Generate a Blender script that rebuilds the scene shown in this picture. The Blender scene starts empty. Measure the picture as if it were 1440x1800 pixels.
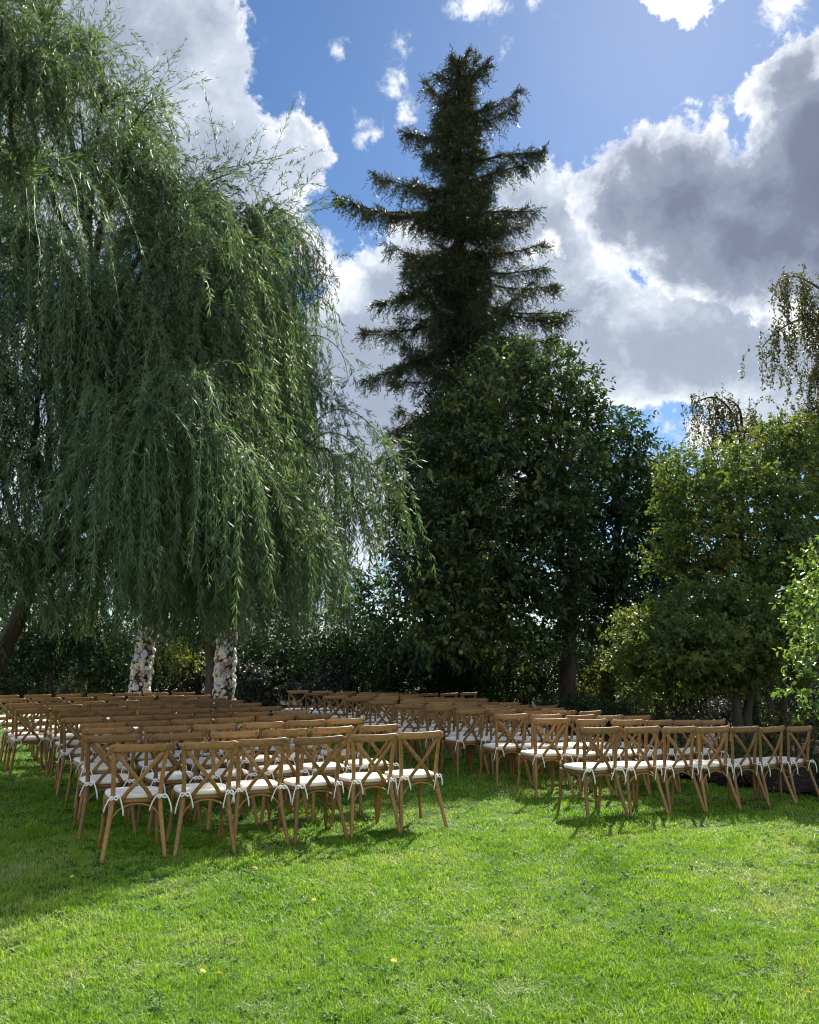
import bpy, bmesh, math, random
import numpy as np
from mathutils import Vector, Matrix

random.seed(7)
rng = np.random.default_rng(11)
S = bpy.context.scene
C = S.collection
R = math.radians

# ------------------------------------------------------------------ camera
F_PX, PITCH, EYE = 1440.0, R(10.2), 1.55          # measured on the 1440 x 1800 photograph
cam = bpy.data.cameras.new('camera')
cam.sensor_fit = 'HORIZONTAL'
cam.sensor_width = 36.0
cam.lens = 36.0
cam.clip_start, cam.clip_end = 0.1, 3000
cam_o = bpy.data.objects.new('camera', cam)
cam_o.location = (0, 0, EYE)
cam_o.rotation_euler = (R(90) + PITCH, 0, 0)
C.objects.link(cam_o)
S.camera = cam_o
CP, SP = math.cos(PITCH), math.sin(PITCH)


def ray(px, py):
    a = (px - 720) / F_PX
    b = (900 - py) / F_PX
    return np.array([a, CP - b * SP, SP + b * CP])


def at(px, py, Y):
    """photo pixel -> the point of its sight line that stands Y metres ahead of the photographer"""
    r = ray(px, py)
    return np.array([0, 0, EYE]) + r * (Y / r[1])


# ------------------------------------------------------------------ light
SUN_AZ, SUN_EL = R(20.5), R(42)
sun_dir = np.array([math.sin(SUN_AZ) * math.cos(SUN_EL), math.cos(SUN_AZ) * math.cos(SUN_EL), math.sin(SUN_EL)])
sun = bpy.data.lights.new('sun', 'SUN')
sun.energy = 3.5
sun.angle = R(0.6)
sun.color = (1.0, 0.94, 0.84)
sun_o = bpy.data.objects.new('sun', sun)
sun_o.rotation_euler = Vector(-sun_dir).to_track_quat('-Z', 'Y').to_euler()
sun_o.location = (10, 30, 30)
C.objects.link(sun_o)

S.view_settings.view_transform = 'Standard'
S.view_settings.look = 'None'
S.view_settings.exposure = 1.75
S.view_settings.gamma = 1.0
S.view_settings.use_curve_mapping = False
S.cycles.filter_width = 1.15
S.cycles.max_bounces = 7
S.cycles.diffuse_bounces = 3
S.cycles.glossy_bounces = 2
S.cycles.transmission_bounces = 4
S.cycles.transparent_max_bounces = 4
S.cycles.caustics_reflective = False
S.cycles.caustics_refractive = False

world = bpy.data.worlds.new('World')
S.world = world
world.use_nodes = True
WT = world.node_tree
WT.nodes.clear()


class NT:
    """small helper to write node graphs as expressions"""
    def __init__(self, tree):
        self.t = tree

    def n(self, typ, ins=None, **kw):
        nd = self.t.nodes.new(typ)
        for k, v in kw.items():
            setattr(nd, k, v)
        for k, v in (ins or {}).items():
            self.put(nd.inputs[k], v)
        return nd

    def put(self, sock, v):
        if isinstance(v, bpy.types.NodeSocket):
            self.t.links.new(v, sock)
        else:
            sock.default_value = v

    def m(self, op, a, b=None, c=None, clamp=False):
        nd = self.t.nodes.new('ShaderNodeMath')
        nd.operation = op
        nd.use_clamp = clamp
        for i, v in enumerate((a, b, c)):
            if v is not None:
                self.put(nd.inputs[i], v)
        return nd.outputs[0]

    def v(self, op, a, b=None, scale=None):
        nd = self.t.nodes.new('ShaderNodeVectorMath')
        nd.operation = op
        self.put(nd.inputs[0], a)
        if b is not None:
            self.put(nd.inputs[1], b)
        if scale is not None:
            self.put(nd.inputs['Scale'], scale)
        return nd.outputs['Value'] if op in ('DISTANCE', 'LENGTH', 'DOT_PRODUCT') else nd.outputs[0]

    def noise(self, vec, scale, detail=4, rough=0.55, dist=0.0, out=0):
        nd = self.n('ShaderNodeTexNoise', {'Scale': scale, 'Detail': detail, 'Roughness': rough, 'Distortion': dist})
        if vec is not None:
            self.put(nd.inputs['Vector'], vec)
        return nd.outputs[out]

    def sstep(self, x, a, b, lo=0.0, hi=1.0):
        nd = self.t.nodes.new('ShaderNodeMapRange')
        nd.interpolation_type = 'SMOOTHSTEP'
        for i, v in enumerate((x, a, b, lo, hi)):
            self.put(nd.inputs[i], v)
        return nd.outputs[0]

    def ramp(self, x, stops):
        nd = self.t.nodes.new('ShaderNodeValToRGB')
        e = nd.color_ramp.elements
        while len(e) < len(stops):
            e.new(0.5)
        for el, (p, c) in zip(e, stops):
            el.position = p
            el.color = (c[0], c[1], c[2], 1)
        self.put(nd.inputs[0], x)
        return nd.outputs[0]

    def mix(self, f, a, b, mode='MIX'):
        nd = self.t.nodes.new('ShaderNodeMix')
        nd.data_type = 'RGBA'
        nd.blend_type = mode
        self.put(nd.inputs[0], f)
        self.put(nd.inputs[6], a if isinstance(a, bpy.types.NodeSocket) else (*a, 1))
        self.put(nd.inputs[7], b if isinstance(b, bpy.types.NodeSocket) else (*b, 1))
        return nd.outputs[2]


# ---- sky: Nishita air with cumulus clouds standing in fixed world directions
w = NT(WT)
sky = w.n('ShaderNodeTexSky', sky_type='NISHITA')
sky.sun_disc = False
sky.sun_elevation = SUN_EL
sky.sun_rotation = SUN_AZ
sky.air_density = 1.0
sky.dust_density = 0.16
sky.ozone_density = 4.0
SKY_STRENGTH = 0.05
sky_col = w.n('ShaderNodeHueSaturation', {'Saturation': 1.14, 'Value': 0.72, 'Color': sky.outputs[0]}).outputs[0]
bg_sky = w.n('ShaderNodeBackground', {'Color': sky_col, 'Strength': SKY_STRENGTH})
direc = w.n('ShaderNodeTexCoord').outputs['Generated']
big = w.v('SUBTRACT', w.noise(direc, 5.0, 2, 0.5, out=1), (0.5, 0.5, 0.5))
fine = w.v('SUBTRACT', w.noise(direc, 26.0, 3, 0.6, out=1), (0.5, 0.5, 0.5))
wd = w.v('ADD', w.v('ADD', direc, w.v('SCALE', big, scale=0.08)), w.v('SCALE', fine, scale=0.03))
billow = w.m('SUBTRACT', w.noise(direc, 15.0, 10, 0.66, 0.25), 0.5)
wisp = w.m('SUBTRACT', w.noise(direc, 48.0, 8, 0.7, 0.4), 0.5)
belly = w.noise(wd, 6.0, 5, 0.55)
# relief: billow sampled a little nearer the sun, so that lumps turn a bright side to it
toward = w.v('SCALE', tuple(sun_dir), scale=0.022)
lump = w.noise(wd, 9.0, 6, 0.6)
relief = w.m('SUBTRACT', w.noise(w.v('ADD', wd, toward), 9.0, 6, 0.6), lump)


def blobs(lst, amp, amp2, soft=0.012):
    """signed depth into a heap of round masses -> (outline depth, smoother shading depth)"""
    cur = None
    for (x, y, r) in lst:
        d = ray(x, y)
        k = np.linalg.norm(d)
        d = d / k
        val = w.m('SUBTRACT', r / F_PX / k, w.v('DISTANCE', wd, tuple(d)))
        cur = val if cur is None else w.m('SMOOTH_MAX', cur, val, soft)
    edge = w.m('ADD', w.m('MULTIPLY_ADD', billow, amp, cur), w.m('MULTIPLY', wisp, amp2))
    return edge, w.m('ADD', w.m('MULTIPLY', edge, 0.45), w.m('MULTIPLY', w.m('MULTIPLY_ADD', billow, amp * 0.5, cur), 0.55))


def cloud(depth, edge, stops, under, strength, full=0.16, tex=0.35):
    depth, shade = depth
    a = w.sstep(depth, 0.0, edge)
    t = w.m('MULTIPLY_ADD', w.m('SUBTRACT', belly, 0.5), tex, w.m('DIVIDE', shade, full))
    t = w.m('MULTIPLY_ADD', relief, 0.55, t)
    col = w.ramp(t, stops)
    bg = w.n('ShaderNodeBackground', {'Color': col, 'Strength': strength})
    mx = w.n('ShaderNodeMixShader')
    w.put(mx.inputs[0], a)
    w.put(mx.inputs[1], under)
    w.put(mx.inputs[2], bg.outputs[0])
    return mx.outputs[0]


LIGHT = [(0.0, (0.62, 0.69, 0.81)), (0.05, (0.86, 0.90, 0.95)), (0.14, (0.60, 0.66, 0.75)), (0.32, (0.36, 0.42, 0.525)), (1.0, (0.23, 0.28, 0.385))]
LEFTC = [(0.0, (0.64, 0.69, 0.79)), (0.05, (0.95, 0.96, 0.98)), (0.13, (0.58, 0.64, 0.74)), (0.32, (0.36, 0.42, 0.52)), (1.0, (0.24, 0.285, 0.375))]
DARK = [(0.0, (0.74, 0.79, 0.87)), (0.03, (1.0, 1.0, 1.0)), (0.09, (0.66, 0.70, 0.79)), (0.19, (0.32, 0.365, 0.465)), (0.42, (0.185, 0.215, 0.305)), (1.0, (0.140, 0.162, 0.235))]
WHITE = [(0.0, (0.62, 0.70, 0.82)), (0.25, (0.85, 0.88, 0.93)), (1.0, (0.95, 0.96, 0.98))]
# unseen broken cumulus all round beyond the frame, brightened as ambient fill
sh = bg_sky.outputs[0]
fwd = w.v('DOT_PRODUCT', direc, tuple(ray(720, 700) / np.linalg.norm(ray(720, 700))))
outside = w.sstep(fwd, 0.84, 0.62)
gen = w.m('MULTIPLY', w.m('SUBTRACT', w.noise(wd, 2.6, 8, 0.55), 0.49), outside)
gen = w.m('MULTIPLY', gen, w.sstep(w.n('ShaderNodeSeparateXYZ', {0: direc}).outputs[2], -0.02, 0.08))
# their strength rises away from the sun, as if front-lit, to lift shadows
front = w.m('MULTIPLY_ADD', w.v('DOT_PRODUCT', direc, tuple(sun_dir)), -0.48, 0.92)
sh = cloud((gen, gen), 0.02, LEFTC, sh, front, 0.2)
mid = [(640, 610, 95), (700, 600, 120), (660, 720, 130), (620, 800, 60), (760, 520, 130), (720, 480, 45), (830, 560, 150), (900, 450, 110),
       (935, 370, 62), (985, 400, 70), (1010, 470, 85), (1010, 580, 110), (930, 620, 140), (1060, 640, 105), (1150, 640, 95), (1250, 630, 105),
       (1350, 620, 120), (1450, 600, 150), (1050, 540, 45), (1210, 540, 60), (1300, 540, 80), (1400, 560, 80), (540, 640, 110), (470, 760, 120),
       (760, 700, 130), (850, 720, 110), (1000, 690, 45), (1380, 700, 42), (1440, 705, 50), (1520, 690, 60), (560, 880, 60), (640, 930, 40), (420, 620, 120), (330, 700, 130), (200, 620, 120), (90, 700, 140), (300, 850, 130), (120, 900, 150), (430, 930, 90), (760, 930, 120), (870, 900, 100)]
sh = cloud(blobs(mid, 0.12, 0.04, 0.09), 0.016, LIGHT, sh, 0.36, 0.17)
right = [(1385, 150, 82), (1348, 235, 66), (1430, 230, 120), (1350, 330, 110), (1210, 265, 72), (1140, 300, 80), (1085, 310, 55), (1110, 380, 85),
         (1200, 370, 130), (1300, 420, 130), (1190, 450, 80), (1400, 440, 140), (1500, 300, 190), (1500, 480, 150), (1330, 500, 50), (1130, 440, 40)]
streak = [(1005, 445, 22), (985, 468, 18), (1078, 470, 37), (1060, 560, 25), (1110, 588, 27), (1160, 576, 32), (1220, 570, 30), (1285, 562, 30), (1340, 552, 22),
          (1035, 615, 15), (1088, 505, 27), (1170, 540, 27), (1010, 520, 18), (1060, 640, 13), (940, 410, 20), (965, 340, 22), (1010, 350, 20), (1240, 545, 30), (1120, 700, 18), (1190, 705, 18), (1260, 695, 18), (1330, 690, 22)]
sh = cloud(blobs(streak, 0.10, 0.075, 0.02), 0.06, WHITE, sh, 0.37, 0.05)
sh = cloud(blobs(right, 0.085, 0.035, 0.035), 0.012, DARK, sh, 0.36, 0.15)
bright = [(1210, 200, 27), (1182, 196, 17), (1245, 222, 20), (1270, 262, 20), (1266, 288, 15), (1150, 222, 15), (1095, 222, 15), (1050, 258, 18), (1032, 300, 18), (1038, 345, 18), (1046, 395, 20), (1062, 430, 22), (1282, 190, 14),
          (1300, 150, 14), (1330, 105, 15), (1375, 72, 17), (1420, 85, 15)]
sh = cloud(blobs(bright, 0.06, 0.06, 0.012), 0.06, [(0.0, (0.80, 0.83, 0.88)), (0.4, (0.97, 0.98, 1.0)), (1.0, (1, 1, 1))], sh, 0.38, 0.06)
left = [(60, 60, 170), (180, 60, 150), (300, 60, 105), (365, 40, 42), (330, 160, 90), (395, 205, 50), (430, 250, 62), (480, 290, 50), (545, 280, 40),
        (590, 270, 30), (400, 300, 90), (300, 280, 120), (180, 260, 150), (60, 260, 170), (360, 380, 90), (470, 350, 40), (90, 440, 110), (-80, 150, 220)]
sh = cloud(blobs(left, 0.10, 0.04, 0.08), 0.014, LEFTC, sh, 0.36, 0.17)
wisps = [(688, 165, 28), (708, 205, 33), (655, 262, 30), (672, 245, 16), (872, 95, 20), (862, 120, 19), (815, 12, 40), (845, 18, 30), (914, 8, 30),
         (498, 118, 30), (688, 75, 28), (596, 100, 14), (560, 470, 58), (590, 500, 56), (530, 440, 40), (1240, 790, 48), (1230, 770, 36), (990, 452, 36),
         (965, 462, 23), (1085, 470, 46), (1060, 430, 26), (570, 850, 46), (590, 920, 40), (560, 930, 36), (1360, 22, 46), (1395, 8, 33), (1335, 36, 26), (700, 130, 22), (650, 235, 20), (715, 185, 22), (735, 215, 20), (470, 105, 22), (780, 20, 30), (880, 130, 18), (745, 400, 22), (700, 410, 26)]
sh = cloud(blobs(wisps, 0.08, 0.05, 0.006), 0.022, WHITE, sh, 0.36, 0.05)
veil = [(1190, -25, 62), (1135, -18, 34), (1245, -18, 36), (1150, 12, 26), (1228, 8, 26), (1190, 0, 40)]
sh = cloud(blobs(veil, 0.03, 0.03, 0.006), 0.010, [(0.0, (0.95, 0.94, 0.90)), (0.3, (1, 0.99, 0.95)), (1.0, (1, 0.99, 0.95))], sh, 0.8, 0.05)
wo = w.n('ShaderNodeOutputWorld')
w.put(wo.inputs['Surface'], sh)


# ------------------------------------------------------------------ materials
def new_mat(name):
    m = bpy.data.materials.new(name)
    m.use_nodes = True
    t = m.node_tree
    t.nodes.clear()
    q = NT(t)
    out = q.n('ShaderNodeOutputMaterial')
    return m, q, out


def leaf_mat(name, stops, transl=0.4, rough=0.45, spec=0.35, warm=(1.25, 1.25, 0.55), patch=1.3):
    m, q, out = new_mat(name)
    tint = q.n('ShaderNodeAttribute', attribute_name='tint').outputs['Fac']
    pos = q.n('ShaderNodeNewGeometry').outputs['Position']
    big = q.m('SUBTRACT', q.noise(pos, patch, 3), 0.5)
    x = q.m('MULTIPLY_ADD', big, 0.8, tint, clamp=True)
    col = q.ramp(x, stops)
    pr = q.n('ShaderNodeBsdfPrincipled', {'Base Color': col, 'Roughness': rough, 'Specular IOR Level': spec})
    tr = q.n('ShaderNodeBsdfTranslucent', {'Color': q.mix(1.0, col, warm, 'MULTIPLY')})
    mx = q.n('ShaderNodeMixShader', {0: transl, 1: pr.outputs[0], 2: tr.outputs[0]})
    q.put(out.inputs[0], mx.outputs[0])
    return m


def bark_mat(name, a, b, scale=9.0):
    m, q, out = new_mat(name)
    co = q.n('ShaderNodeTexCoord').outputs['Object']
    mp = q.n('ShaderNodeMapping', {'Vector': co, 'Scale': (1, 1, 0.22)}).outputs[0]
    f = q.noise(mp, scale, 7, 0.65)
    col = q.ramp(f, [(0.3, a), (0.7, b)])
    bp = q.n('ShaderNodeBump', {'Strength': 0.7, 'Distance': 0.03, 'Height': f})
    pr = q.n('ShaderNodeBsdfPrincipled', {'Base Color': col, 'Roughness': 0.9, 'Normal': bp.outputs[0], 'Specular IOR Level': 0.15})
    q.put(out.inputs[0], pr.outputs[0])
    return m


def wood_mat():
    m, q, out = new_mat('chair_wood')
    co = q.n('ShaderNodeTexCoord').outputs['Object']
    rnd = q.n('ShaderNodeObjectInfo').outputs['Random']
    off = q.v('ADD', co, q.n('ShaderNodeCombineXYZ', {0: q.m('MULTIPLY', rnd, 37.0), 1: q.m('MULTIPLY', rnd, 11.0)}).outputs[0])
    mp = q.n('ShaderNodeMapping', {'Vector': off, 'Scale': (9, 40, 26)}).outputs[0]
    g = q.noise(mp, 1.6, 6, 0.62, 0.8)
    g2 = q.noise(off, 5.0, 3)
    t = q.m('ADD', q.m('MULTIPLY', g, 0.7), q.m('MULTIPLY_ADD', g2, 0.25, q.m('MULTIPLY', rnd, 0.12)))
    col = q.ramp(t, [(0.30, (0.115, 0.052, 0.013)), (0.50, (0.228, 0.110, 0.029)), (0.75, (0.360, 0.188, 0.060))])
    # each chair has weathered a little differently: its shade is stored as the object's own colour
    col = q.mix(1.0, col, q.n('ShaderNodeObjectInfo').outputs['Color'], 'MULTIPLY')
    bp = q.n('ShaderNodeBump', {'Strength': 0.25, 'Distance': 0.002, 'Height': g})
    pr = q.n('ShaderNodeBsdfPrincipled', {'Base Color': col, 'Roughness': q.m('MULTIPLY_ADD', g, 0.25, 0.36), 'Normal': bp.outputs[0], 'Specular IOR Level': 0.4})
    q.put(out.inputs[0], pr.outputs[0])
    return m


def fabric_mat(name, col, dirt=0.12):
    m, q, out = new_mat(name)
    co = q.n('ShaderNodeTexCoord').outputs['Object']
    wv = q.noise(co, 420, 2, 0.5)
    big = q.noise(co, 9, 4, 0.6)
    c = q.mix(q.m('MULTIPLY', big, dirt), col, tuple(x * 0.62 for x in col))
    bp = q.n('ShaderNodeBump', {'Strength': 0.35, 'Distance': 0.004, 'Height': q.m('MULTIPLY_ADD', wv, 0.3, big)})
    pr = q.n('ShaderNodeBsdfPrincipled', {'Base Color': c, 'Roughness': 0.92, 'Normal': bp.outputs[0], 'Sheen Weight': 0.2, 'Specular IOR Level': 0.2})
    q.put(out.inputs[0], pr.outputs[0])
    return m


def plain_mat(name, col, rough=0.6, transl=0.0, metal=0.0):
    m, q, out = new_mat(name)
    pos = q.n('ShaderNodeNewGeometry').outputs['Position']
    c = q.mix(q.noise(pos, 40, 3), tuple(x * 0.8 for x in col), tuple(min(1, x * 1.15) for x in col))
    pr = q.n('ShaderNodeBsdfPrincipled', {'Base Color': c, 'Roughness': rough, 'Metallic': metal})
    if transl:
        tr = q.n('ShaderNodeBsdfTranslucent', {'Color': c})
        mx = q.n('ShaderNodeMixShader', {0: transl, 1: pr.outputs[0], 2: tr.outputs[0]})
        q.put(out.inputs[0], mx.outputs[0])
    else:
        q.put(out.inputs[0], pr.outputs[0])
    return m


def grass_mat():
    m, q, out = new_mat('grass_blade')
    pos = q.n('ShaderNodeNewGeometry').outputs['Position']
    flat = q.v('MULTIPLY', pos, (1, 1, 0))
    tint = q.n('ShaderNodeAttribute', attribute_name='tint').outputs['Fac']
    rnd = q.n('ShaderNodeObjectInfo').outputs['Random']
    b1 = q.noise(flat, 0.55, 4, 0.6)
    b2 = q.noise(flat, 2.3, 4, 0.6)
    b3 = q.noise(flat, 11.0, 3, 0.6)
    x = q.m('ADD', q.m('MULTIPLY_ADD', b1, 1.8, q.m('MULTIPLY', b2, 1.0)), q.m('MULTIPLY_ADD', tint, 0.26, q.m('MULTIPLY_ADD', rnd, 0.16, q.m('MULTIPLY', b3, 0.5))))
    x = q.m('SUBTRACT', x, 1.36, clamp=True)
    col = q.ramp(x, [(0.06, (0.070, 0.155, 0.010)), (0.30, (0.138, 0.275, 0.012)), (0.52, (0.205, 0.355, 0.018)), (0.74, (0.280, 0.375, 0.070)), (1.0, (0.420, 0.420, 0.200))])
    pr = q.n('ShaderNodeBsdfPrincipled', {'Base Color': col, 'Roughness': 0.55, 'Specular IOR Level': 0.35})
    tr = q.n('ShaderNodeBsdfTranslucent', {'Color': q.mix(1.0, col, (1.25, 1.3, 0.5), 'MULTIPLY')})
    mx = q.n('ShaderNodeMixShader', {0: 0.45, 1: pr.outputs[0], 2: tr.outputs[0]})
    q.put(out.inputs[0], mx.outputs[0])
    return m


def ground_mat(name, stops, scale=3.0, bump=0.4):
    m, q, out = new_mat(name)
    pos = q.n('ShaderNodeNewGeometry').outputs['Position']
    a = q.noise(pos, scale, 6, 0.65)
    b = q.noise(pos, scale * 14, 5, 0.7)
    f = q.m('MULTIPLY_ADD', a, 0.6, q.m('MULTIPLY', b, 0.4))
    col = q.ramp(f, stops)
    bp = q.n('ShaderNodeBump', {'Strength': bump, 'Distance': 0.05, 'Height': b})
    pr = q.n('ShaderNodeBsdfPrincipled', {'Base Color': col, 'Roughness': 0.95, 'Normal': bp.outputs[0], 'Specular IOR Level': 0.1})
    q.put(out.inputs[0], pr.outputs[0])
    return m


WOOD = wood_mat()
IVORY = fabric_mat('ivory_canvas', (0.80, 0.725, 0.60))
RIBBON = fabric_mat('ivory_ribbon', (0.86, 0.83, 0.76))
BOLT = plain_mat('dark_bolt', (0.05, 0.035, 0.025), 0.5, 0, 0.6)
GRASS = grass_mat()
DRYGRASS = leaf_mat('dry_clipping', [(0, (0.20, 0.27, 0.08)), (0.6, (0.36, 0.38, 0.17)), (1, (0.56, 0.53, 0.33))], 0.3, 0.5)
WEED = leaf_mat('weed_leaf', [(0, (0.05, 0.13, 0.02)), (0.6, (0.09, 0.19, 0.035)), (1, (0.16, 0.24, 0.08))], 0.40, 0.6, 0.25)
LAWN = ground_mat('lawn_soil', [(0.3, (0.030, 0.070, 0.012)), (0.55, (0.060, 0.115, 0.018)), (0.8, (0.12, 0.135, 0.050))], 2.0)
MULCH = ground_mat('bark_mulch', [(0.30, (0.012, 0.008, 0.007)), (0.52, (0.036, 0.024, 0.018)), (0.66, (0.085, 0.060, 0.042)), (0.80, (0.24, 0.185, 0.13))], 3.0, 0.9)
FIELD = ground_mat('dry_field', [(0.3, (0.20, 0.14, 0.07)), (0.6, (0.34, 0.25, 0.13)), (0.85, (0.42, 0.33, 0.19))], 0.6)

WILLOW = leaf_mat('willow_leaf', [(0, (0.064, 0.106, 0.054)), (0.45, (0.110, 0.166, 0.078)), (0.8, (0.160, 0.220, 0.102)), (1, (0.24, 0.275, 0.175))], 0.42, 0.56, 0.42, (1.10, 1.22, 0.60))
REDWOOD = leaf_mat('redwood_needle', [(0, (0.020, 0.034, 0.018)), (0.5, (0.038, 0.056, 0.026)), (0.8, (0.064, 0.068, 0.032)), (1, (0.115, 0.070, 0.040))], 0.25, 0.5, 0.3)
CONIFER = leaf_mat('conifer_needle', [(0, (0.020, 0.036, 0.024)), (0.6, (0.036, 0.058, 0.032)), (1, (0.058, 0.072, 0.042))], 0.22, 0.5, 0.3)
BROAD = leaf_mat('broad_leaf', [(0, (0.022, 0.042, 0.020)), (0.45, (0.046, 0.080, 0.030)), (0.8, (0.095, 0.125, 0.034)), (1, (0.19, 0.185, 0.046))], 0.32, 0.55, 0.40)
BROADB = leaf_mat('dark_broad_leaf', [(0, (0.020, 0.042, 0.017)), (0.5, (0.038, 0.075, 0.023)), (0.85, (0.066, 0.105, 0.027)), (1, (0.12, 0.135, 0.036))], 0.32, 0.55, 0.40)
MAPLE = leaf_mat('maple_leaf', [(0, (0.060, 0.100, 0.036)), (0.5, (0.102, 0.150, 0.046)), (0.85, (0.162, 0.190, 0.052)), (1, (0.270, 0.165, 0.055))], 0.48, 0.55, 0.3)
MAPLEG = leaf_mat('green_maple_leaf', [(0, (0.062, 0.100, 0.036)), (0.5, (0.110, 0.155, 0.044)), (0.85, (0.160, 0.185, 0.050)), (1, (0.24, 0.17, 0.07))], 0.5, 0.5, 0.3)
LIME = leaf_mat('bright_shrub_leaf', [(0, (0.08, 0.15, 0.035)), (0.6, (0.15, 0.23, 0.06)), (1, (0.26, 0.28, 0.11))], 0.45, 0.4, 0.4)
BIRCH = leaf_mat('birch_leaf', [(0, (0.050, 0.062, 0.024)), (0.6, (0.090, 0.098, 0.034)), (1, (0.19, 0.15, 0.05))], 0.36, 0.5, 0.3)
SHRUB = leaf_mat('shrub_leaf', [(0, (0.014, 0.030, 0.013)), (0.5, (0.034, 0.066, 0.022)), (1, (0.085, 0.13, 0.042))], 0.24, 0.6, 0.2)
SHRUBY = leaf_mat('yellow_shrub_leaf', [(0, (0.06, 0.085, 0.02)), (0.5, (0.13, 0.15, 0.03)), (1, (0.25, 0.22, 0.06))], 0.45, 0.5, 0.3)
SHRUBP = leaf_mat('dusky_shrub_leaf', [(0, (0.022, 0.026, 0.028)), (0.5, (0.042, 0.050, 0.048)), (1, (0.13, 0.13, 0.11))], 0.25, 0.5, 0.35)
BARK = bark_mat('grey_brown_bark', (0.030, 0.022, 0.016), (0.095, 0.072, 0.052))
BARKR = bark_mat('red_brown_bark', (0.026, 0.016, 0.011), (0.085, 0.050, 0.034), 6)
BARKG = bark_mat('olive_bark', (0.035, 0.032, 0.022), (0.105, 0.094, 0.066))
TWIG = bark_mat('young_twig', (0.055, 0.050, 0.024), (0.12, 0.105, 0.05), 30)


# ------------------------------------------------------------------ mesh helpers
def mesh_np(name, verts, tris, mat=None, tint=None, smooth=False, quads=None):
    """numpy arrays -> mesh; tris (n,3) and quads (k,4)"""
    me = bpy.data.meshes.new(name)
    verts = np.asarray(verts, dtype=np.float32)
    parts, starts, tot, pos = [], [], [], 0
    for f, k in ((tris, 3), (quads, 4)):
        if f is not None and len(f):
            f = np.asarray(f, dtype=np.int32)
            parts.append(f.ravel())
            starts.append(pos + np.arange(len(f), dtype=np.int32) * k)
            tot.append(np.full(len(f), k, dtype=np.int32))
            pos += len(f) * k
    loops = np.concatenate(parts)
    starts = np.concatenate(starts).astype(np.int32)
    me.vertices.add(len(verts))
    me.vertices.foreach_set('co', verts.ravel())
    me.loops.add(len(loops))
    me.loops.foreach_set('vertex_index', loops)
    me.polygons.add(len(starts))
    me.polygons.foreach_set('loop_start', starts)
    if smooth:
        me.polygons.foreach_set('use_smooth', np.ones(len(starts), dtype=bool))
    me.update(calc_edges=True)
    if tint is not None:
        a = me.attributes.new('tint', 'FLOAT', 'POINT')
        a.data.foreach_set('value', np.asarray(tint, dtype=np.float32))
    if mat:
        me.materials.append(mat)
    return me


def link(name, data, parent=None, kind=None):
    o = bpy.data.objects.new(name, data)
    C.objects.link(o)
    if parent is not None:
        o.parent = parent
    if kind:
        o['kind'] = kind
    return o


def thing(name, label, cat, loc=(0, 0, 0), rz=0.0, group=None):
    o = link(name, None)
    o.empty_display_size = 0.1
    o.location = loc
    o.rotation_euler = (0, 0, rz)
    o['label'] = label
    o['category'] = cat
    if group:
        o['group'] = group
    return o


def norm(v):
    v = np.asarray(v, dtype=float)
    return v / (np.linalg.norm(v, axis=-1, keepdims=True) + 1e-9)


class Geo:
    """collects sweeps into one mesh"""
    def __init__(self):
        self.v, self.q, self.t, self.n = [], [], [], 0

    def sweep(self, pts, rx, ry=None, ref=(0, 1, 0), sides=8, power=2.0):
        """tube along pts; rx along the ref side, ry across; power > 2 squares the section"""
        p = np.asarray(pts, dtype=float)
        k = len(p)
        rx = np.broadcast_to(np.asarray(rx, dtype=float), (k,))
        ry = rx if ry is None else np.broadcast_to(np.asarray(ry, dtype=float), (k,))
        t = norm(np.gradient(p, axis=0))
        ref = np.asarray(ref, dtype=float)
        b = ref[None, :] - (t @ ref)[:, None] * t
        bad = np.linalg.norm(b, axis=1) < 0.05
        if bad.any():
            alt = np.array([1.0, 0.3, 0.1])
            b[bad] = alt - (t[bad] @ alt)[:, None] * t[bad]
        b = norm(b)
        c = np.cross(t, b)
        a = (np.arange(sides) + 0.5) / sides * 2 * np.pi
        ca, sa = np.cos(a), np.sin(a)
        ca = np.sign(ca) * np.abs(ca) ** (2 / power)
        sa = np.sign(sa) * np.abs(sa) ** (2 / power)
        ring = p[:, None, :] + b[:, None, :] * (ca[None, :] * rx[:, None])[:, :, None] + c[:, None, :] * (sa[None, :] * ry[:, None])[:, :, None]
        base = self.n
        self.v.append(ring.reshape(-1, 3))
        i = np.arange(k - 1)[:, None] * sides
        j = np.arange(sides)[None, :]
        j2 = (j + 1) % sides
        self.q.append((base + np.stack([i + j, i + j2, i + sides + j2, i + sides + j], -1)).reshape(-1, 4))
        self.v.append(np.stack([p[0], p[-1]]))
        e0 = base + k * sides
        jj = np.arange(sides)
        self.t.append(np.stack([np.full(sides, e0), base + (jj + 1) % sides, base + jj], -1))
        l0 = base + (k - 1) * sides
        self.t.append(np.stack([np.full(sides, e0 + 1), l0 + jj, l0 + (jj + 1) % sides], -1))
        self.n += k * sides + 2
        return self

    def rings(self, rings, close=True):
        """stack of closed outlines with equal counts -> skin with end caps"""
        r = np.asarray(rings, dtype=float)
        k, s = r.shape[:2]
        base = self.n
        self.v.append(r.reshape(-1, 3))
        i = np.arange(k - 1)[:, None] * s
        j = np.arange(s)[None, :]
        j2 = (j + 1) % s
        self.q.append((base + np.stack([i + j, i + j2, i + s + j2, i + s + j], -1)).reshape(-1, 4))
        self.v.append(np.stack([r[0].mean(0), r[-1].mean(0)]))
        e0 = base + k * s
        jj = np.arange(s)
        self.t.append(np.stack([np.full(s, e0), base + (jj + 1) % s, base + jj], -1))
        l0 = base + (k - 1) * s
        self.t.append(np.stack([np.full(s, e0 + 1), l0 + jj, l0 + (jj + 1) % s], -1))
        self.n += k * s + 2
        return self

    def mesh(self, name, mat, smooth=True):
        return mesh_np(name, np.concatenate(self.v), np.concatenate(self.t), mat, None, smooth, np.concatenate(self.q))


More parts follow.
